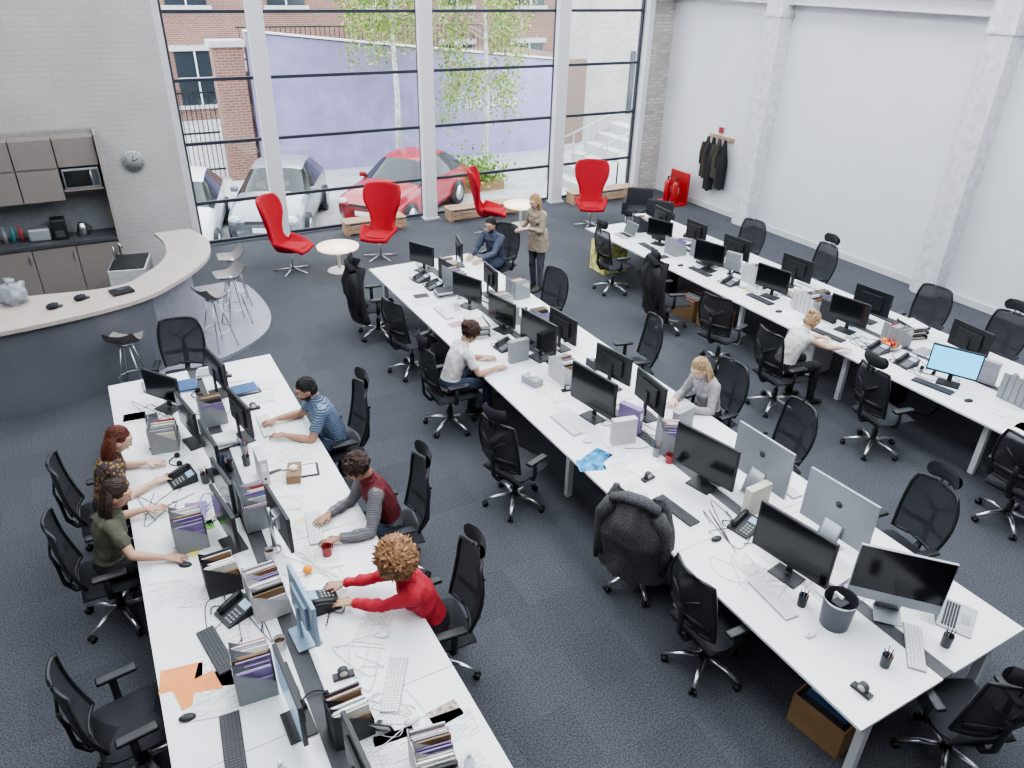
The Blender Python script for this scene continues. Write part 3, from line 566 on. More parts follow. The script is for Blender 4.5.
# ------------------------------------------------------------ red wing chairs
def wing_mesh():
    b=MB()
    cp=[(.34,.41,.28,.0),(.17,.395,.34,.12),(-.05,.37,.38,.20),(-.2,.40,.35,.19),(-.27,.55,.26,.08),(-.31,.75,.29,.08),(-.36,.95,.38,.14),(-.41,1.15,.40,.14),(-.44,1.27,.34,.10)]
    def prof(v):
        t=v*(len(cp)-1);i=min(len(cp)-2,int(t));t-=i
        a=cp[max(0,i-1)];c=cp[i];d=cp[i+1];e=cp[min(len(cp)-1,i+2)]
        return [.5*((2*c[k])+(d[k]-a[k])*t+(2*a[k]-5*c[k]+4*d[k]-e[k])*t*t+(3*c[k]-a[k]-3*d[k]+e[k])*t**3) for k in range(4)]
    def fn(u,v):
        y,z,w,cu=prof(v);y2,z2,_,_=prof(min(1,v+.01));y1,z1,_,_=prof(max(0,v-.01));t=V((0,y2-y1,z2-z1)).normalized();n=V((0,t.z,-t.y))
        a=(u-.5)*2
        return V((a*w*(1-.1*a*a),y,z+(.05*(1-a*a) if v>.99 else 0)))+n*(cu*(a*a)*1.1)
    b.grid(fn,16,32,redf)
    return b.mesh("wing_shell")
WM=wing_mesh()
def wing(loc,rz):
    b=MB()
    for i in range(5):
        a=2*math.pi*i/5;d=V((math.cos(a),math.sin(a),0));b.loft([V((0,0,.06)),d*.15+V((0,0,.035)),d*.33+V((0,0,.012))],[.016,.013,.01],chrome,n=6)
    b.cyl((0,0,.04),(0,0,.36),.022,chrome);b.box((0,0,.36),(.18,.18,.03),chrome)
    p=place(b,"red_wing_armchair",loc,rz)
    s_=place(WM,"shell",(0,0,0),0,parent=p);m=s_.modifiers.new("t","SOLIDIFY");m.thickness=.07;m.offset=0;m2=s_.modifiers.new("s","SUBSURF");m2.levels=1;m2.render_levels=1
    b=MB();b.box((0,.05,.44),(.42,.46,.08),redf,bev=.035,seg=3);place(b,"cushion",(0,0,0),0,parent=p)
for x,y,r in [(2.80,12.95,-128),(4.45,12.95,140),(7.0,13.4,-120),(9.2,12.95,150)]: wing((x,y,0),r)
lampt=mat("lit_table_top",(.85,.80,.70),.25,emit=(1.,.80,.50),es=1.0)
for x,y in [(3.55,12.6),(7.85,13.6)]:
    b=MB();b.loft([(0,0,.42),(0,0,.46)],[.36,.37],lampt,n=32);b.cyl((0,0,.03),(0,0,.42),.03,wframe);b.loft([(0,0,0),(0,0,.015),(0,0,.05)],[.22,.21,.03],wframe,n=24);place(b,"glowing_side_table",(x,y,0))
for x,w in [(4.9,1.3),(7.4,1.7),(10.6,1.8)]:
    b=MB()
    for k in range(4): b.box((0,-.15+k*.10,.26),(w,.085,.025),wood,bev=.004)
    for k in range(2): b.box((0,-.18,.08+.09*k),(w,.02,.07),wood,bev=.003)
    for s_ in(-1,1): b.box((s_*(w/2-.06),0,.12),(.06,.34,.24),wood)
    place(b,"slatted_bench",(x,14.55,0))
for x,y,r in [(10.05,12.4,140),(9.75,11.5,120)]:
    b=MB();b.box((0,0,.36),(.55,.55,.14),blackf,bev=.04,seg=3);b.box((0,-.27,.55),(.55,.12,.45),blackf,rot=(8,0,0),bev=.04,seg=3)
    for s_ in(-1,1):
        b.box((s_*.3,0,.45),(.09,.5,.26),blackf,bev=.035,seg=3)
        for t in(-1,1): b.cyl((s_*.24,t*.22,0),(s_*.24,t*.22,.3),.014,chrome,n=8)
    place(b,"black_lounge_chair",(x,y,0),r)
# ------------------------------------------------------------ bar counter
def cr(p,n=6):
    o=[]
    for i in range(len(p)-1):
        a=V(p[max(0,i-1)]);c=V(p[i]);d=V(p[i+1]);e=V(p[min(len(p)-1,i+2)])
        for t in range(n):
            t/=n;o.append(.5*((2*c)+(d-a)*t+(2*a-5*c+4*d-e)*t*t+(3*c-a-3*d+e)*t**3))
    o.append(V(p[-1]));return o
outer=cr([(-5.9,9.4),(-3.,9.4),(-1.28,9.42),(.08,9.72),(.73,10.27),(1.2,11.0),(1.34,11.8),(1.18,12.5)])
inner=cr([(-5.9,10.5),(-3.,10.5),(-1.32,10.5),(-.1,10.36),(.35,10.7),(.66,11.25),(.74,11.9),(.66,12.5)])
b=MB();bart=mat("bar_top",(.47,.41,.37),.35,scale=4,var=.06)
def strip(b,o,i,z0,z1,m):
    n=len(o);vs=[(p[0],p[1],z1) for p in o]+[(p[0],p[1],z1) for p in i]+[(p[0],p[1],z0) for p in o]+[(p[0],p[1],z0) for p in i];fs=[]
    for k in range(n-1): fs+= [[k,k+1,n+k+1,n+k],[2*n+k,3*n+k,3*n+k+1,2*n+k+1],[k,2*n+k,2*n+k+1,k+1],[n+k,n+k+1,3*n+k+1,3*n+k]]
    fs+=[[0,n,3*n,2*n],[n-1,2*n+n-1,3*n+n-1,2*n-1]];b.add(vs,fs,m,False)
strip(b,outer,inner,1.06,1.11,bart)
panel=mat("bar_panel",(.14,.143,.160),.28,var=.1,scale=2)
pl=[p.lerp(q,.06) for p,q in zip(outer,inner)];pl2=[p.lerp(q,.12) for p,q in zip(outer,inner)]
k0=20
strip(b,pl[:k0+1],pl2[:k0+1],.0,1.06,panel)
pp=[p.lerp(q,.55) for p,q in zip(outer,inner)];pq=[p.lerp(q,.65) for p,q in zip(outer,inner)]
pale=mat("bar_panel_pale",(.30,.30,.34),.35)
strip(b,pp[k0-2:],pq[k0-2:],.0,1.06,pale)
strip(b,[p.lerp(q,.92) for p,q in zip(outer,inner)][:k0],[V(p) for p in inner][:k0],0,1.06,pale)
place(b,"bar_counter")
b=MB();b.prism([(p[0],p[1]) for p in cr([(-.35,9.78),(.5,9.72),(1.25,10.0),(1.8,10.55),(2.0,11.4),(1.85,12.6),(1.3,12.75),(.9,12.6),(.6,11.6),(.2,10.6),(-.35,10.2)],5)],0,.05,mat("plinth_pale",(.26,.26,.31),.3));place(b,"bar_plinth",(0,0,0))
def stool():
    b=MB();sh=mat("stool_seat",(.22,.20,.20),.4)
    def fn(u,v):
        a=(u-.5)*2;y=(v-.5)*2;return V((a*.20*(1-.15*y*y),y*.19,.74+.05*a*a+.16*max(0,-y)**2.2+.02*max(0,y)))
    b.grid(fn,12,12,sh);b.grid(lambda u,v:fn(1-u,v)-V((0,0,.012)),12,12,sh)
    for i in range(4):
        a=math.pi/4+i*math.pi/2;b.cyl((.06*math.cos(a),.06*math.sin(a),.735),(.24*math.cos(a),.24*math.sin(a),0),.009,chrome,n=8)
    P_=[V((.175*math.cos(a),.175*math.sin(a),.27)) for a in [k*math.pi/8 for k in range(17)]];b.loft(P_,.007,chrome,n=6,side=(0,0,1),cap=False)
    b.cyl((0,0,.715),(0,0,.745),.09,chrome);return b.mesh("bar_stool")
ST=stool()
for x,y,r,z in [(-.08,9.38,-20,0),(1.08,10.25,-60,.05),(1.45,10.95,100,.05),(1.62,11.7,90,.05)]: place(ST,"bar_stool",(x,y,z),r)
# ------------------------------------------------------------ kitchen
cab=mat("kitchen_front",(.23,.20,.185),.4,var=.03);cabs=mat("kitchen_side",(.32,.29,.27),.5)
b=MB();KY=13.17;x1=.2
b.box((x1-.02,KY+.3,1.25),(.04,.61,2.5),cabs)
b.box((x1-3.05,KY+.58,1.25),(6.1,.04,2.5),cabs)
b.box((x1-3.05,KY+.32,.45),(6.0,.54,.84),cab)
b.box((x1-3.05,KY+.30,.90),(6.08,.60,.05),dgrey)
for i in range(8):
    xc=x1-.35-i*.6;b.box((xc,KY+.03,.48),(.585,.025,.74),cab,bev=.003);b.box((xc+.24,KY+.01,.7),(.015,.02,.14),chrome)
for i in range(9):
    xc=x1-.33-i*.56;zz=2.0;hh=.9
    if i==0: b.box((xc,KY+.28,2.25),(.55,.36,.42),cab);b.box((xc,KY+.09,2.25),(.535,.02,.41),cab,bev=.003)
    else:
        b.box((xc,KY+.28,zz),(.55,.36,hh),cab)
        for z_,h_ in((2.25,.42),(1.78,.46)): b.box((xc,KY+.09,z_),(.535,.02,h_-.01),cab,bev=.003)
b.box((x1-3.05,KY+.56,1.2),(5.9,.02,.6),mgrey)
place(b,"kitchen_cabinets")
b=MB();b.box((0,0,0),(.5,.34,.30),silver,bev=.01);b.box((-.05,-.175,0),(.36,.01,.24),screenk);b.box((.19,-.175,0),(.08,.01,.24),dgrey);b.cyl((.13,-.19,-.1),(.13,-.19,.1),.008,chrome,n=6)
b.box((0,0,-.17),(.55,.36,.03),cab);place(b,"microwave_oven",(x1-.33,KY+.27,1.86))
for x,s_ in((-.3,0),(-.62,1),(-.9,2)):
    b=MB()
    if s_==1: b.box((0,0,.16),(.2,.25,.32),black,bev=.02);b.box((0,-.08,.1),(.12,.12,.1),dgrey);b.cyl((0,-.08,.06),(0,-.08,.14),.05,chrome);nm="coffee_machine"
    elif s_==0: b.loft([(0,0,0),(0,0,.12),(0,0,.2),(0,0,.22)],[.085,.08,.06,.02],chrome,n=16);b.loft([(.08,0,.05),(.13,0,.1),(.07,0,.18)],.01,black,n=6);nm="kettle"
    else: b.box((0,0,.1),(.3,.18,.19),silver,bev=.03,seg=3);b.box((0,0,.192),(.22,.03,.006),black);nm="toaster"
    place(b,nm,(x,KY+.3,.925))
for i in range(4):
    b=MB();b.loft([(0,0,0),(0,0,.16),(0,0,.2),(0,0,.26)],[.035,.035,.014,.013],[cols[4],cols[6],mgrey,cols[8]][i],n=12);place(b,"bottle",(-1.15-.11*i,KY+.35,.925))
b=MB();b.box((0,0,.45),(.5,.7,.9),lgrey,bev=.01);b.box((0,0,.905),(.46,.66,.02),black);b.loft([(-.18,0,.9),(-.18,0,1.15),(-.1,0,1.2),(-.04,0,1.12)],.012,chrome,n=8);place(b,"sink_unit",(.22,11.9,0),-12)
b=MB();b.box((0,0,.02),(.26,.2,.035),black,bev=.01);b.box((0,0,.04),(.1,.06,.01),dgrey);place(b,"black_case",(.02,10.1,1.112),15)
for x,y in((-.45,10.05),(-.75,9.9)):
    b=MB();b.sph((0,0,.035),(.07,.05,.04),blackf,8,nz=.3);b.box((.08,0,.015),(.06,.05,.02),dgrey,bev=.005);place(b,"camera_bag",(x,y,1.112),20)
b=MB();bg_=mat("plastic_bag",(.40,.43,.47),.3,alpha=.7);b.sph((0,0,.13),(.15,.12,.15),bg_,14,nz=.5,nf=3);b.loft([(0,0,.25),(.02,0,.33)],[.03,.06],bg_,n=8);place(b,"plastic_bag",(-1.15,10.25,1.105))
b=MB();b.loft([(0,0,0),(0,-.04,0)],[.17,.165],silver,n=32);b.loft([(0,-.041,0),(0,-.043,0)],[.145,.145],mat("clock_face",(.28,.29,.28),.5),n=32)
b.box((.0,-.047,.045),(.01,.004,.1),black,rot=(0,15,0));b.box((.04,-.047,.02),(.09,.004,.012),black,rot=(0,-25,0))
for i in range(12): a=i*math.pi/6;b.box((.125*math.sin(a),-.045,.125*math.cos(a)),(.008,.003,.02),black,rot=(0,math.degrees(a),0))
place(b,"wall_clock",(.655,13.79,1.95))
def exting():
    b=MB();b.loft([(0,0,0),(0,0,.02),(0,0,.42),(0,0,.48),(0,0,.5)],[.07,.078,.078,.05,.02],redp,n=18);b.cyl((0,0,.5),(0,0,.55),.02,black);b.box((0,-.04,.57),(.02,.12,.02),black,rot=(-15,0,0));b.loft([(0,.02,.53),(.08,0,.5),(.1,0,.3),(.09,0,.12)],.011,black,n=8);b.box((0,-.078,.28),(.09,.004,.14),paper);return b.mesh("fire_extinguisher")
EX=exting();place(EX,"fire_extinguisher",(11.95,13.75,0.042),60);place(EX,"fire_extinguisher",(11.97,13.48,.042),40)
b=MB();b.box((0,0,.02),(.4,.65,.04),redp,bev=.01);b.box((.18,0,.38),(.04,.65,.72),redp,bev=.01);place(b,"extinguisher_stand",(12.0,13.6,0))
# wall coat rack
b=MB();b.box((0,0,1.62),(.03,.75,.09),wood);b.box((-.01,.05,1.78),(.02,.12,.12),redp)
for i,(y,m,L) in enumerate([(-.26,coatk,1.05),(-.08,mat("olive_coat",(.05,.048,.032),.9),.85),(.10,coatk,1.15),(.27,mat("brown_coat",(.04,.03,.024),.9),.9)]):
    b.cyl((0,y,1.62),(-.09,y,1.64),.008,chrome,n=6)
    def cf(u,v,y=y,L=L,i=i):
        a=u*2*math.pi;r=.035+.08*min(1,v*2.2)+.014*math.sin(a*5+i)*min(1,v*2);return V((-.13+math.cos(a)*r*.7,y+math.sin(a)*r*1.1,1.62-L*v+(.02*math.sin(a*3) if v>.95 else 0)))
    b.grid(cf,28,12,m);b.loft([(-.16,y+.09,1.48),(-.17,y+.13,1.25),(-.17,y+.12,1.0)],[.05,.045,.04],m,n=8)
place(b,"wall_coat_rack",(12.48,12.75,0))
b=MB();b.box((0,0,0),(.5,.3,.3),black,bev=.02);b.cyl((.0,0,.1),(.0,.3,.1),.02,black);b.cyl((0,-.152,-.02),(0,-.16,-.02),.11,dgrey);place(b,"wall_speaker",(12.0,14.55,4.62),20)
# ------------------------------------------------------------ people
bodymat=mat("tmp_body",(.5,.5,.5))
def hairm(n,c): return mat("hair_"+n,c,.6,scale=60,var=.6,bump=.8)
def person(name,hip,rz,lean=18,lh=None,rh=None,pitch=25,yaw=0,male=False,skin=(.55,.32,.22),shirt=None,sleeve='long',trouser=None,hair=('short','dark'),stand=False,hc=(.03,.02,.015),vest=None):
    O=V((hip[0],hip[1],0));RZ=Matrix.Rotation(rad(rz),3,'Z');RI=RZ.transposed()
    loc=lambda p: RI@(V(p)-O)
    B=MB();bones=[];hz=.90 if stand else .585
    def S(P,Rd,mt,n=14,side=(1,0,0)):
        B.loft(P,Rd,bodymat,n=n,side=side)
        for p,r in ((P[0],Rd[0]),(P[-1],Rd[-1])):
            r=min(r) if isinstance(r,(list,tuple)) else r;B.sph(p,r*.98,bodymat,6)
        for i in range(len(P)-1):
            ra,rb=[max(x) if isinstance(x,(list,tuple)) else x for x in(Rd[i],Rd[i+1])]
            bones.append((V(P[i]),V(P[i+1]),ra*.8,rb*.8,mt[i] if isinstance(mt,list) else mt))
    SK_,SH,TR,SO,VE=0,1,2,3,4
    k=1.06 if male else .95
    p=V((0,0,hz));sp=[p+V((0,0,-.05)),p.copy()];seg=[.10,.11,.11,.10,.055];an=[.5,.9,1.2,1.3,1.1]
    for L,a in zip(seg,an):
        t=rad(lean*a);p=p+V((0,math.sin(t),math.cos(t)))*L*(1.04 if male else 1);sp.append(p)
    w=[(.15,.115),(.165,.12),(.135,.100) if not male else (.155,.11),(.135,.10) if not male else (.155,.115),(.152*k,.118),(.165*k,.105),(.10,.075)]
    ve=VE if vest else SH
    S(sp,w,[TR,SH,ve,ve,ve,ve],n=22)
    if stand:
        P2=[V((0,0,hz+.16)),V((0,0,hz+.02)),V((0,0,hz-.10)),V((0,0,hz-.20))];R2=[(.150,.115),(.185,.140),(.195,.150),(.200,.150)]
        B.loft(P2,R2,bodymat,n=24);bones.append((V((-.09,0,hz+.02)),V((-.09,0,hz-.19)),.13,.14,SH));bones.append((V((.09,0,hz+.02)),V((.09,0,hz-.19)),.13,.14,SH))
    up=V((0,math.sin(rad(lean*1.2)),math.cos(rad(lean*1.2))));fw=V((0,up.z,-up.y))
    if not male:
        for s_ in(-1,1): B.sph(sp[4]+V((s_*.068,0,.01))+fw*.070,(.060,.052,.055),bodymat,8)
    nb=sp[-1];t=rad(lean*.5+pitch*.3);hn=nb+V((0,math.sin(t),math.cos(t)))*.08
    S([nb-up*.03,nb+(hn-nb)*.5,hn+V((0,0,.03))],[.060,.050*k,.050*k],SK_,n=12)
    HR=Matrix.Rotation(rad(yaw),3,'Z')@Matrix.Rotation(rad(-pitch),3,'X')
    C=hn+HR@V((0,.02,.095));T=lambda x,y,z: C+HR@V((x,y,z))
    B.sph(T(0,-.010,.022),(.073,.094,.090),bodymat,16,HR)
    B.loft([T(0,.015,.06),T(0,.022,.01),T(0,.022,-.03),T(0,.028,-.07),T(0,.036,-.105)],[(.064,.070),(.066,.070),(.060,.068),(.046,.055),(.022,.030)],bodymat,n=20,side=tuple(HR@V((1,0,0))))
    B.loft([T(0,.086,.015),T(0,.104,-.018),T(0,.090,-.030)],[.008,.013,.011],bodymat,n=8)
    B.loft([T(-.045,.078,.028),T(0,.088,.030),T(.045,.078,.028)],[.007,.009,.007],bodymat,n=8)
    for s_ in(-1,1): B.sph(T(s_*.073,-.005,-.008),(.010,.02,.031),bodymat,8,HR)
    bones.append((T(0,-.01,.03),T(0,.03,-.06),.08,.055,SK_))
    for s_,tg in((-1,lh),(1,rh)):
        sh=sp[-2]+V((s_*.150*k,0,.0))+up*.015
        tg_=sh+V((s_*.09,.05,-.50)) if tg is None else loc(tg)
        l1,l2=.285*k,.25*k;d=tg_-sh;D=d.length
        if D>(l1+l2)*.985: d*= (l1+l2)*.985/D;D=d.length;tg_=sh+d
        a=(l1*l1-l2*l2+D*D)/(2*D);h=math.sqrt(max(0,l1*l1-a*a));pole=V((s_*.55,-.35,-.8))
        dn=d.normalized();pl_=(pole-dn*pole.dot(dn)).normalized();el=sh+dn*a+pl_*h
        um=SH if sleeve in('long','short') else SK_
        S([sh+V((-s_*.06,0,-.01)),sh],[.066,.058*k],SH,n=12)
        ex=.007 if sleeve=='short' else (.004 if sleeve=='long' else -.004)
        e1=sh.lerp(el,.6)
        S([sh,e1],[.055*k+ex,.047*k+ex],um,n=14);S([e1,el],[.044*k+(ex if sleeve=='long' else 0),.038*k],SH if sleeve=='long' else SK_,n=12)
        e2=el.lerp(tg_,.3);lx=.004 if sleeve=='long' else 0;e3=el.lerp(tg_,.88)
        S([el,e2,e3],[.038*k+lx,.041*k+lx,.028*k+lx*1.5],SH if sleeve=='long' else SK_,n=12);S([e3,tg_],[.025*k,.024*k],SK_,n=12)
        fd=(tg_-el).normalized();hd=V((fd.x,fd.y,fd.z*.3-.10)).normalized()
        if tg is None: hd=fd
        sd=hd.cross(V((0,0,1)));sd=sd.normalized() if sd.length>.1 else V((0,1,0));nm=sd.cross(hd)
        inn=-s_*1.
        if sd.dot(V((1,0,0)))<0: inn=-inn
        S([tg_,tg_+hd*.04,tg_+hd*.085],[(.025,.018),(.036,.016),(.040,.013)],SK_,n=12,side=tuple(sd))
        for q,(o_,ln) in enumerate([(-1.5,.064),(-.5,.080),(.5,.086),(1.5,.076)]):
            o2=o_*inn
            r0=tg_+hd*.085+sd*(o2*.0215);fdv=(hd+sd*o2*.12).normalized()
            j1=r0+(fdv-nm*.10).normalized()*ln*.45;j2=j1+(fdv-nm*.50).normalized()*ln*.32;j3=j2+(fdv-nm*.95).normalized()*ln*.26
            S([r0-hd*.02,r0,j1,j2,j3],[.0095,.009,.0085,.0078,.0065],SK_,n=8)
        th0=tg_+hd*.02+sd*inn*.026;th1=th0+(hd*.75+sd*inn*.75-nm*.15).normalized()*.044;th2=th1+(hd+sd*inn*.15-nm*.3).normalized()*.032
        S([th0-hd*.01,th0,th1,th2],[.014,.013,.0105,.0085],SK_,n=8)
    for s_ in(-1,1):
        hj=V((s_*.088,0,hz-.01))
        if stand: kn=V((s_*.10,.03,.49));ak=V((s_*.105,-.03+.06*(s_<0),.085))
        else: kn=V((s_*.13,.42,hz-.02));ak=V((s_*.13,.38+.06*s_,.10))
        S([hj,hj.lerp(kn,.5),kn],[.088,.075,.057],TR,n=14);S([kn,kn.lerp(ak,.3),ak],[.057,.055,.042],TR,n=12)
        S([ak+V((0,-.035,-.04)),ak+V((0,.03,-.03)),ak+V((s_*.01,.12,-.055)),ak+V((s_*.015,.18,-.06))],[(.036,.034),(.042,.05),(.046,.03),(.038,.022)],SO,n=12)
    me=B.mesh(name+"_raw");ob=bpy.data.objects.new("raw",me);COL.objects.link(ob)
    m=ob.modifiers.new("r","REMESH");m.mode='VOXEL';m.voxel_size=.0058;m.adaptivity=0
    m=ob.modifiers.new("s","SMOOTH");m.factor=.5;m.iterations=3
    dg=bpy.context.evaluated_depsgraph_get();nm_=bpy.data.meshes.new_from_object(ob.evaluated_get(dg));bpy.data.objects.remove(ob)
    n=len(nm_.polygons);co=np.empty(n*3,'f');nm_.polygons.foreach_get("center",co);co=co.reshape(-1,3)
    best=np.full(n,9.);mi=np.zeros(n,'i')
    for a,b_,ra,rb,mt in bones:
        A=np.array(a);D=np.array(b_)-A;L2=max(1e-9,D@D);t=np.clip(((co-A)@D)/L2,0,1)
        dist=np.linalg.norm(co-(A+t[:,None]*D),axis=1)-(ra+(rb-ra)*t);k_=dist<best;best[k_]=dist[k_];mi[k_]=mt
    if stand: mi[(co[:,2]>hz-.19)&(co[:,2]<hz+.25)&(mi==TR)]=SH;mi[(co[:,2]<hz-.195)&(mi==SH)&(np.abs(co[:,1])<.2)]=TR
    nv=len(nm_.vertices);vc=np.empty(nv*3,'f');nm_.vertices.foreach_get("co",vc);vc=vc.reshape(-1,3);vn=np.empty(nv*3,'f');nm_.vertices.foreach_get("normal",vn);vn=vn.reshape(-1,3)
    ls=np.empty(len(nm_.loops),'i');nm_.loops.foreach_get("vertex_index",ls);lt=np.empty(n,'i');nm_.polygons.foreach_get("loop_total",lt)
    cl=np.zeros(nv);fm=np.repeat(mi,lt);np.maximum.at(cl,ls,(fm>0)*(fm!=3)*1.);sk_=np.zeros(nv);np.maximum.at(sk_,ls,(fm==0)*1.)
    idx=np.nonzero((cl>0)&(sk_==0))[0];sd_=hip[0]*7+hip[1]
    for i in idx:
        q=vc[i];a_=noise.noise((q[0]*11+sd_,q[1]*11,q[2]*7));b2=noise.noise((q[0]*26,q[1]*26+sd_,q[2]*18))
        vc[i]+=vn[i]*(.010*(1-2*abs(a_))*.8+.005*b2)
    nm_.vertices.foreach_set("co",vc.ravel())
    nm_.materials.clear()
    skm=mat("skin_%d"%int(skin[0]*100),skin,.55,var=.05,scale=20)
    for x in(skm,shirt,trouser,mat("shoe_dark",(.03,.025,.022),.5),vest or shirt): nm_.materials.append(x)
    nm_.polygons.foreach_set("material_index",mi);nm_.polygons.foreach_set("use_smooth",np.ones(n,bool));nm_.update()
    body=place(nm_,name,O,rz)
    h=MB();kind,cn=hair;hm=hairm(cn,hc);eyew=mat("eye_white",(.8,.8,.8),.3);eyed=mat("eye_dark",(.03,.02,.015),.2);lip=mat("lips_%d"%int(skin[0]*100),(skin[0]*.8,skin[1]*.45,skin[2]*.5),.5)
    for s_ in(-1,1):
        h.sph(T(s_*.028,.080,.010),(.013,.011,.007),eyew,8,HR);h.sph(T(s_*.028,.089,.009),(.006,.004,.006),eyed,6,HR)
        h.loft([T(s_*.014,.092,.030),T(s_*.030,.089,.036),T(s_*.046,.079,.032)],[(.004,.003)]*3,hm,n=6)
    h.loft([T(-.024,.083,-.058),T(-.01,.091,-.056),T(.01,.091,-.056),T(.024,.083,-.058)],[.003,.006,.006,.003],lip,n=8)
    def cap(r,c,nz,nf,n=24): h.sph(T(*c),r,hm,n,HR,nz=nz,nf=nf)
    if kind=='afro': cap((.152,.140,.142),(0,-.052,.060),.16,9,44);cap((.148,.137,.139),(0,-.050,.058),.40,16,44)
    elif kind=='curly':
        cap((.096,.106,.098),(0,-.030,.045),.25,10,34);cap((.094,.104,.096),(0,-.03,.045),.4,16,30)
        if not male: cap((.05,.05,.05),(0,-.12,.07),.4,9,16)
    else:
        cap((.081,.098,.090),(0,-.026,.036),.06,8);cap((.078,.070,.085),(0,-.045,-.008),.08,8,16)
    rnd=random.Random(5)
    if kind in('long','bob'):
        L=.26 if kind=='long' else .11
        bk=T(0,-.07,.0)
        h.loft([T(0,-.03,.06),bk,bk-up*L*.5+V((0,-.025,0)),bk-up*L+V((0,-.03,-.01))],[(.07,.05),(.082,.052),(.085,.038),(.055,.018)],hm,n=18)
        for i in range(54):
            a=-1.35+2.7*i/53;s0=T(.078*math.sin(a),-.03-.062*math.cos(a),.05)
            e=s0-up*(L*(1.05+.25*rnd.random()))+V((.02*math.sin(a)+rnd.uniform(-.01,.01),-.03*math.cos(a)+.01,-.06))
            md=s0.lerp(e,.45)+V((.014*math.sin(a),-.018*math.cos(a),0))
            h.loft([s0,md,s0.lerp(e,.8)+V((rnd.uniform(-.01,.01),rnd.uniform(-.01,.01),0)),e],[.012,.011,.009,.003],hm,n=6)
    if kind=='bun': cap((.045,.045,.042),(0,-.105,.085),.2,8,14)
    if kind in('short','long','bob','bun'):
        for i in range(90):
            a=rnd.uniform(-1.6,1.6);bb=rnd.uniform(.05,1.3)
            d=V((math.sin(a)*math.sin(bb),-math.cos(a)*math.sin(bb)*.9+.25,math.cos(bb)));d.normalize()
            p0=V((0,-.026,.036))+V((d.x*.081,d.y*.098,d.z*.090));tdir=V((d.x*.4,-.6,-.3));tdir=(tdir-d*tdir.dot(d)).normalized()
            h.loft([T(*(p0-tdir*.035-d*.004)),T(*(p0+d*.002)),T(*(p0+tdir*.04-d*.007))],[.003,.006,.002],hm,n=5)
    if male and kind=='short':
        h.loft([T(0,.030,-.045),T(0,.034,-.075),T(0,.040,-.112)],[(.060,.062),(.050,.056),(.026,.030)],hm,n=18,side=tuple(HR@V((1,0,0))));h.sph(T(0,.097,-.055),(.018,.006,.006),lip,8,HR)
    place(h,"hair_and_face",(0,0,0),0,parent=body)
    return body
def stripes(name,c1,c2,sc=60.):
    m=mat(name,c1,.85);nt,b=nodes(m);tc=nt.nodes.new("ShaderNodeTexCoord");w=nt.nodes.new("ShaderNodeTexWave");w.bands_direction='Z';w.inputs["Scale"].default_value=sc/6.28;w.inputs["Distortion"].default_value=.6;r=nt.nodes.new("ShaderNodeValToRGB");r.color_ramp.interpolation='CONSTANT'
    r.color_ramp.elements[0].color=list(c1)+[1];r.color_ramp.elements[1].position=.6;r.color_ramp.elements[1].color=list(c2)+[1]
    nt.links.new(tc.outputs["Object"],w.inputs["Vector"]);nt.links.new(w.outputs["Fac"],r.inputs[0]);nt.links.new(r.outputs[0],b.inputs["Base Color"]);return m
def pattern(name,c1,c2,sc=35.):
    m=mat(name,c1,.85);nt,b=nodes(m);tc=nt.nodes.new("ShaderNodeTexCoord");w=nt.nodes.new("ShaderNodeTexVoronoi");w.inputs["Scale"].default_value=sc;r=nt.nodes.new("ShaderNodeValToRGB");r.color_ramp.interpolation='CONSTANT'
    r.color_ramp.elements[0].color=list(c1)+[1];r.color_ramp.elements[1].position=.4;r.color_ramp.elements[1].color=list(c2)+[1]
    nt.links.new(tc.outputs["Object"],w.inputs["Vector"]);nt.links.new(w.outputs["Distance"],r.inputs[0]);nt.links.new(r.outputs[0],b.inputs["Base Color"]);return m
jean=mat("denim",(.03,.04,.07),.85,scale=90,bump=.2);blk=mat("black_trousers",(.012,.012,.015),.85)
cloth=lambda n,c: mat(n,c,.85,scale=14,var=.12,bump=.35)
Z=.785
person("seated_woman",(-.50,6.32),-90,16,lh=(-.12,6.5,Z),rh=(-.10,6.15,Z),pitch=30,yaw=-8,shirt=pattern("yellow_print",(.35,.22,.03),(.06,.04,.05)),sleeve='short',trouser=blk,hair=('long','auburn'),hc=(.10,.025,.012),skin=(.62,.40,.30))
person("seated_woman",(-.54,5.48),-88,12,lh=(-.20,5.75,Z+.02),rh=(-.14,5.08,Z),pitch=28,yaw=-15,shirt=cloth("olive_shirt",(.085,.088,.062)),sleeve='short',trouser=blk,hair=('long','dark_brown'),hc=(.035,.018,.012),skin=(.50,.29,.20))
person("seated_man",(1.60,6.42),88,18,lh=(1.10,6.38,Z),rh=(1.10,6.72,Z),pitch=28,yaw=0,male=True,shirt=stripes("blue_stripe",(.06,.09,.15),(.20,.26,.35),80),sleeve='short',trouser=jean,hair=('short','black'),hc=(.012,.010,.010),skin=(.36,.20,.13))
person("seated_man",(1.62,4.93),84,18,lh=(1.10,4.68,Z),rh=(1.12,5.02,Z),pitch=32,yaw=0,male=True,shirt=stripes("grey_knit",(.10,.10,.11),(.18,.17,.18),120),sleeve='long',trouser=jean,hair=('curly','brown_curls'),hc=(.05,.025,.018),skin=(.34,.19,.12),vest=cloth("maroon_vest",(.11,.012,.018)))
person("seated_woman",(1.50,3.74),82,22,lh=(.96,3.93,Z+.03),rh=(.97,4.16,Z+.02),pitch=25,yaw=6,shirt=cloth("red_jumper",(.40,.02,.035)),sleeve='long',trouser=blk,hair=('afro','ginger'),hc=(.33,.17,.085),skin=(.45,.27,.18))
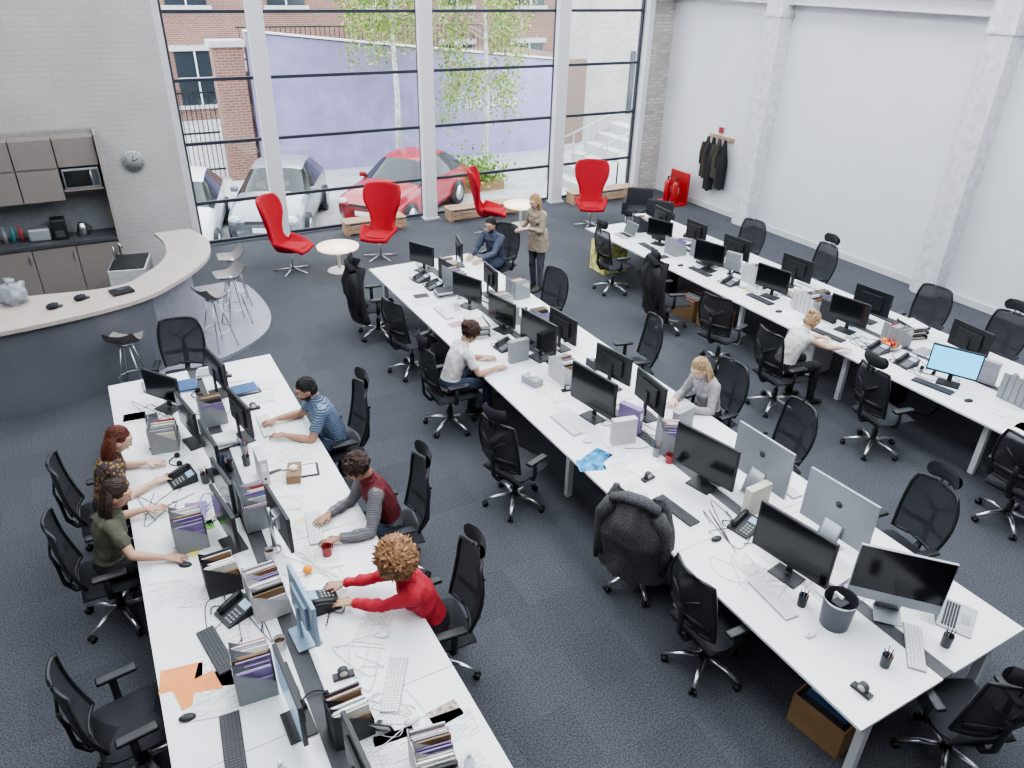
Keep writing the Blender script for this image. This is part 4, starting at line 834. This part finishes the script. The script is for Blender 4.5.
person("seated_woman",(3.12,6.95),-92,22,lh=(3.60,7.03,Z),rh=(3.60,6.70,Z),pitch=35,yaw=0,shirt=cloth("white_tee",(.64,.61,.60)),sleeve='short',trouser=jean,hair=('curly','dark_curls'),hc=(.06,.026,.018),skin=(.45,.28,.20))
person("seated_woman",(5.40,5.08),92,18,lh=(4.98,4.96,Z),rh=(4.98,5.2,Z),pitch=38,yaw=0,shirt=cloth("grey_sweater",(.33,.31,.33)),sleeve='long',trouser=blk,hair=('long','blonde'),hc=(.40,.27,.15),skin=(.68,.45,.36))
person("seated_woman",(6.98,5.5),-96,28,lh=(7.72,5.55,Z),rh=(7.70,5.2,Z),pitch=34,yaw=0,shirt=cloth("white_tank",(.56,.54,.52)),sleeve='none',trouser=blk,hair=('bun','light_blonde'),hc=(.42,.28,.15),skin=(.65,.42,.32))
person("seated_man",(5.58,10.42),115,14,lh=(5.10,10.05,Z),rh=(5.04,10.3,Z),pitch=22,yaw=10,male=True,shirt=cloth("slate_shirt",(.055,.065,.10)),sleeve='long',trouser=jean,hair=('short','black'),hc=(.02,.015,.012),skin=(.45,.28,.2))
person("standing_woman",(6.3,10.3),105,6,lh=(6.02,10.2,1.12),rh=(6.02,10.42,1.08),pitch=28,yaw=5,shirt=cloth("beige_cardigan",(.32,.26,.20)),sleeve='long',trouser=mat("grey_jeans",(.07,.07,.09),.85),hair=('bob','honey_blonde'),hc=(.38,.24,.11),skin=(.62,.40,.30),stand=True)
# ------------------------------------------------------------ lights
w=bpy.data.worlds.new("world");bpy.context.scene.world=w;w.use_nodes=True;nt=w.node_tree;bg=nt.nodes["Background"]
sky=nt.nodes.new("ShaderNodeTexSky");sky.sky_type='HOSEK_WILKIE';sky.turbidity=8;sky.sun_direction=V((.3,.5,.8)).normalized()
mx=nt.nodes.new("ShaderNodeMix");mx.data_type='RGBA';mx.inputs[0].default_value=.75;mx.inputs[7].default_value=(.88,.94,1,1)
nt.links.new(sky.outputs[0],mx.inputs[6]);nt.links.new(mx.outputs[2],bg.inputs[0]);bg.inputs[1].default_value=5.2
for i,((a,c),e) in enumerate(zip(SK,(22,135,165,150))):
    l=bpy.data.lights.new("skylight","AREA");l.shape='RECTANGLE';l.size=c-a;l.size_y=13;l.energy=e;l.color=(.93,.96,1)
    o=bpy.data.objects.new("skylight",l);COL.objects.link(o);o.location=((a+c)/2,5.5,HH+.15)
vs_=bpy.context.scene.view_settings;vs_.view_transform='AgX'
try: vs_.look='AgX - Medium High Contrast'
except Exception: pass
vs_.exposure=0.45
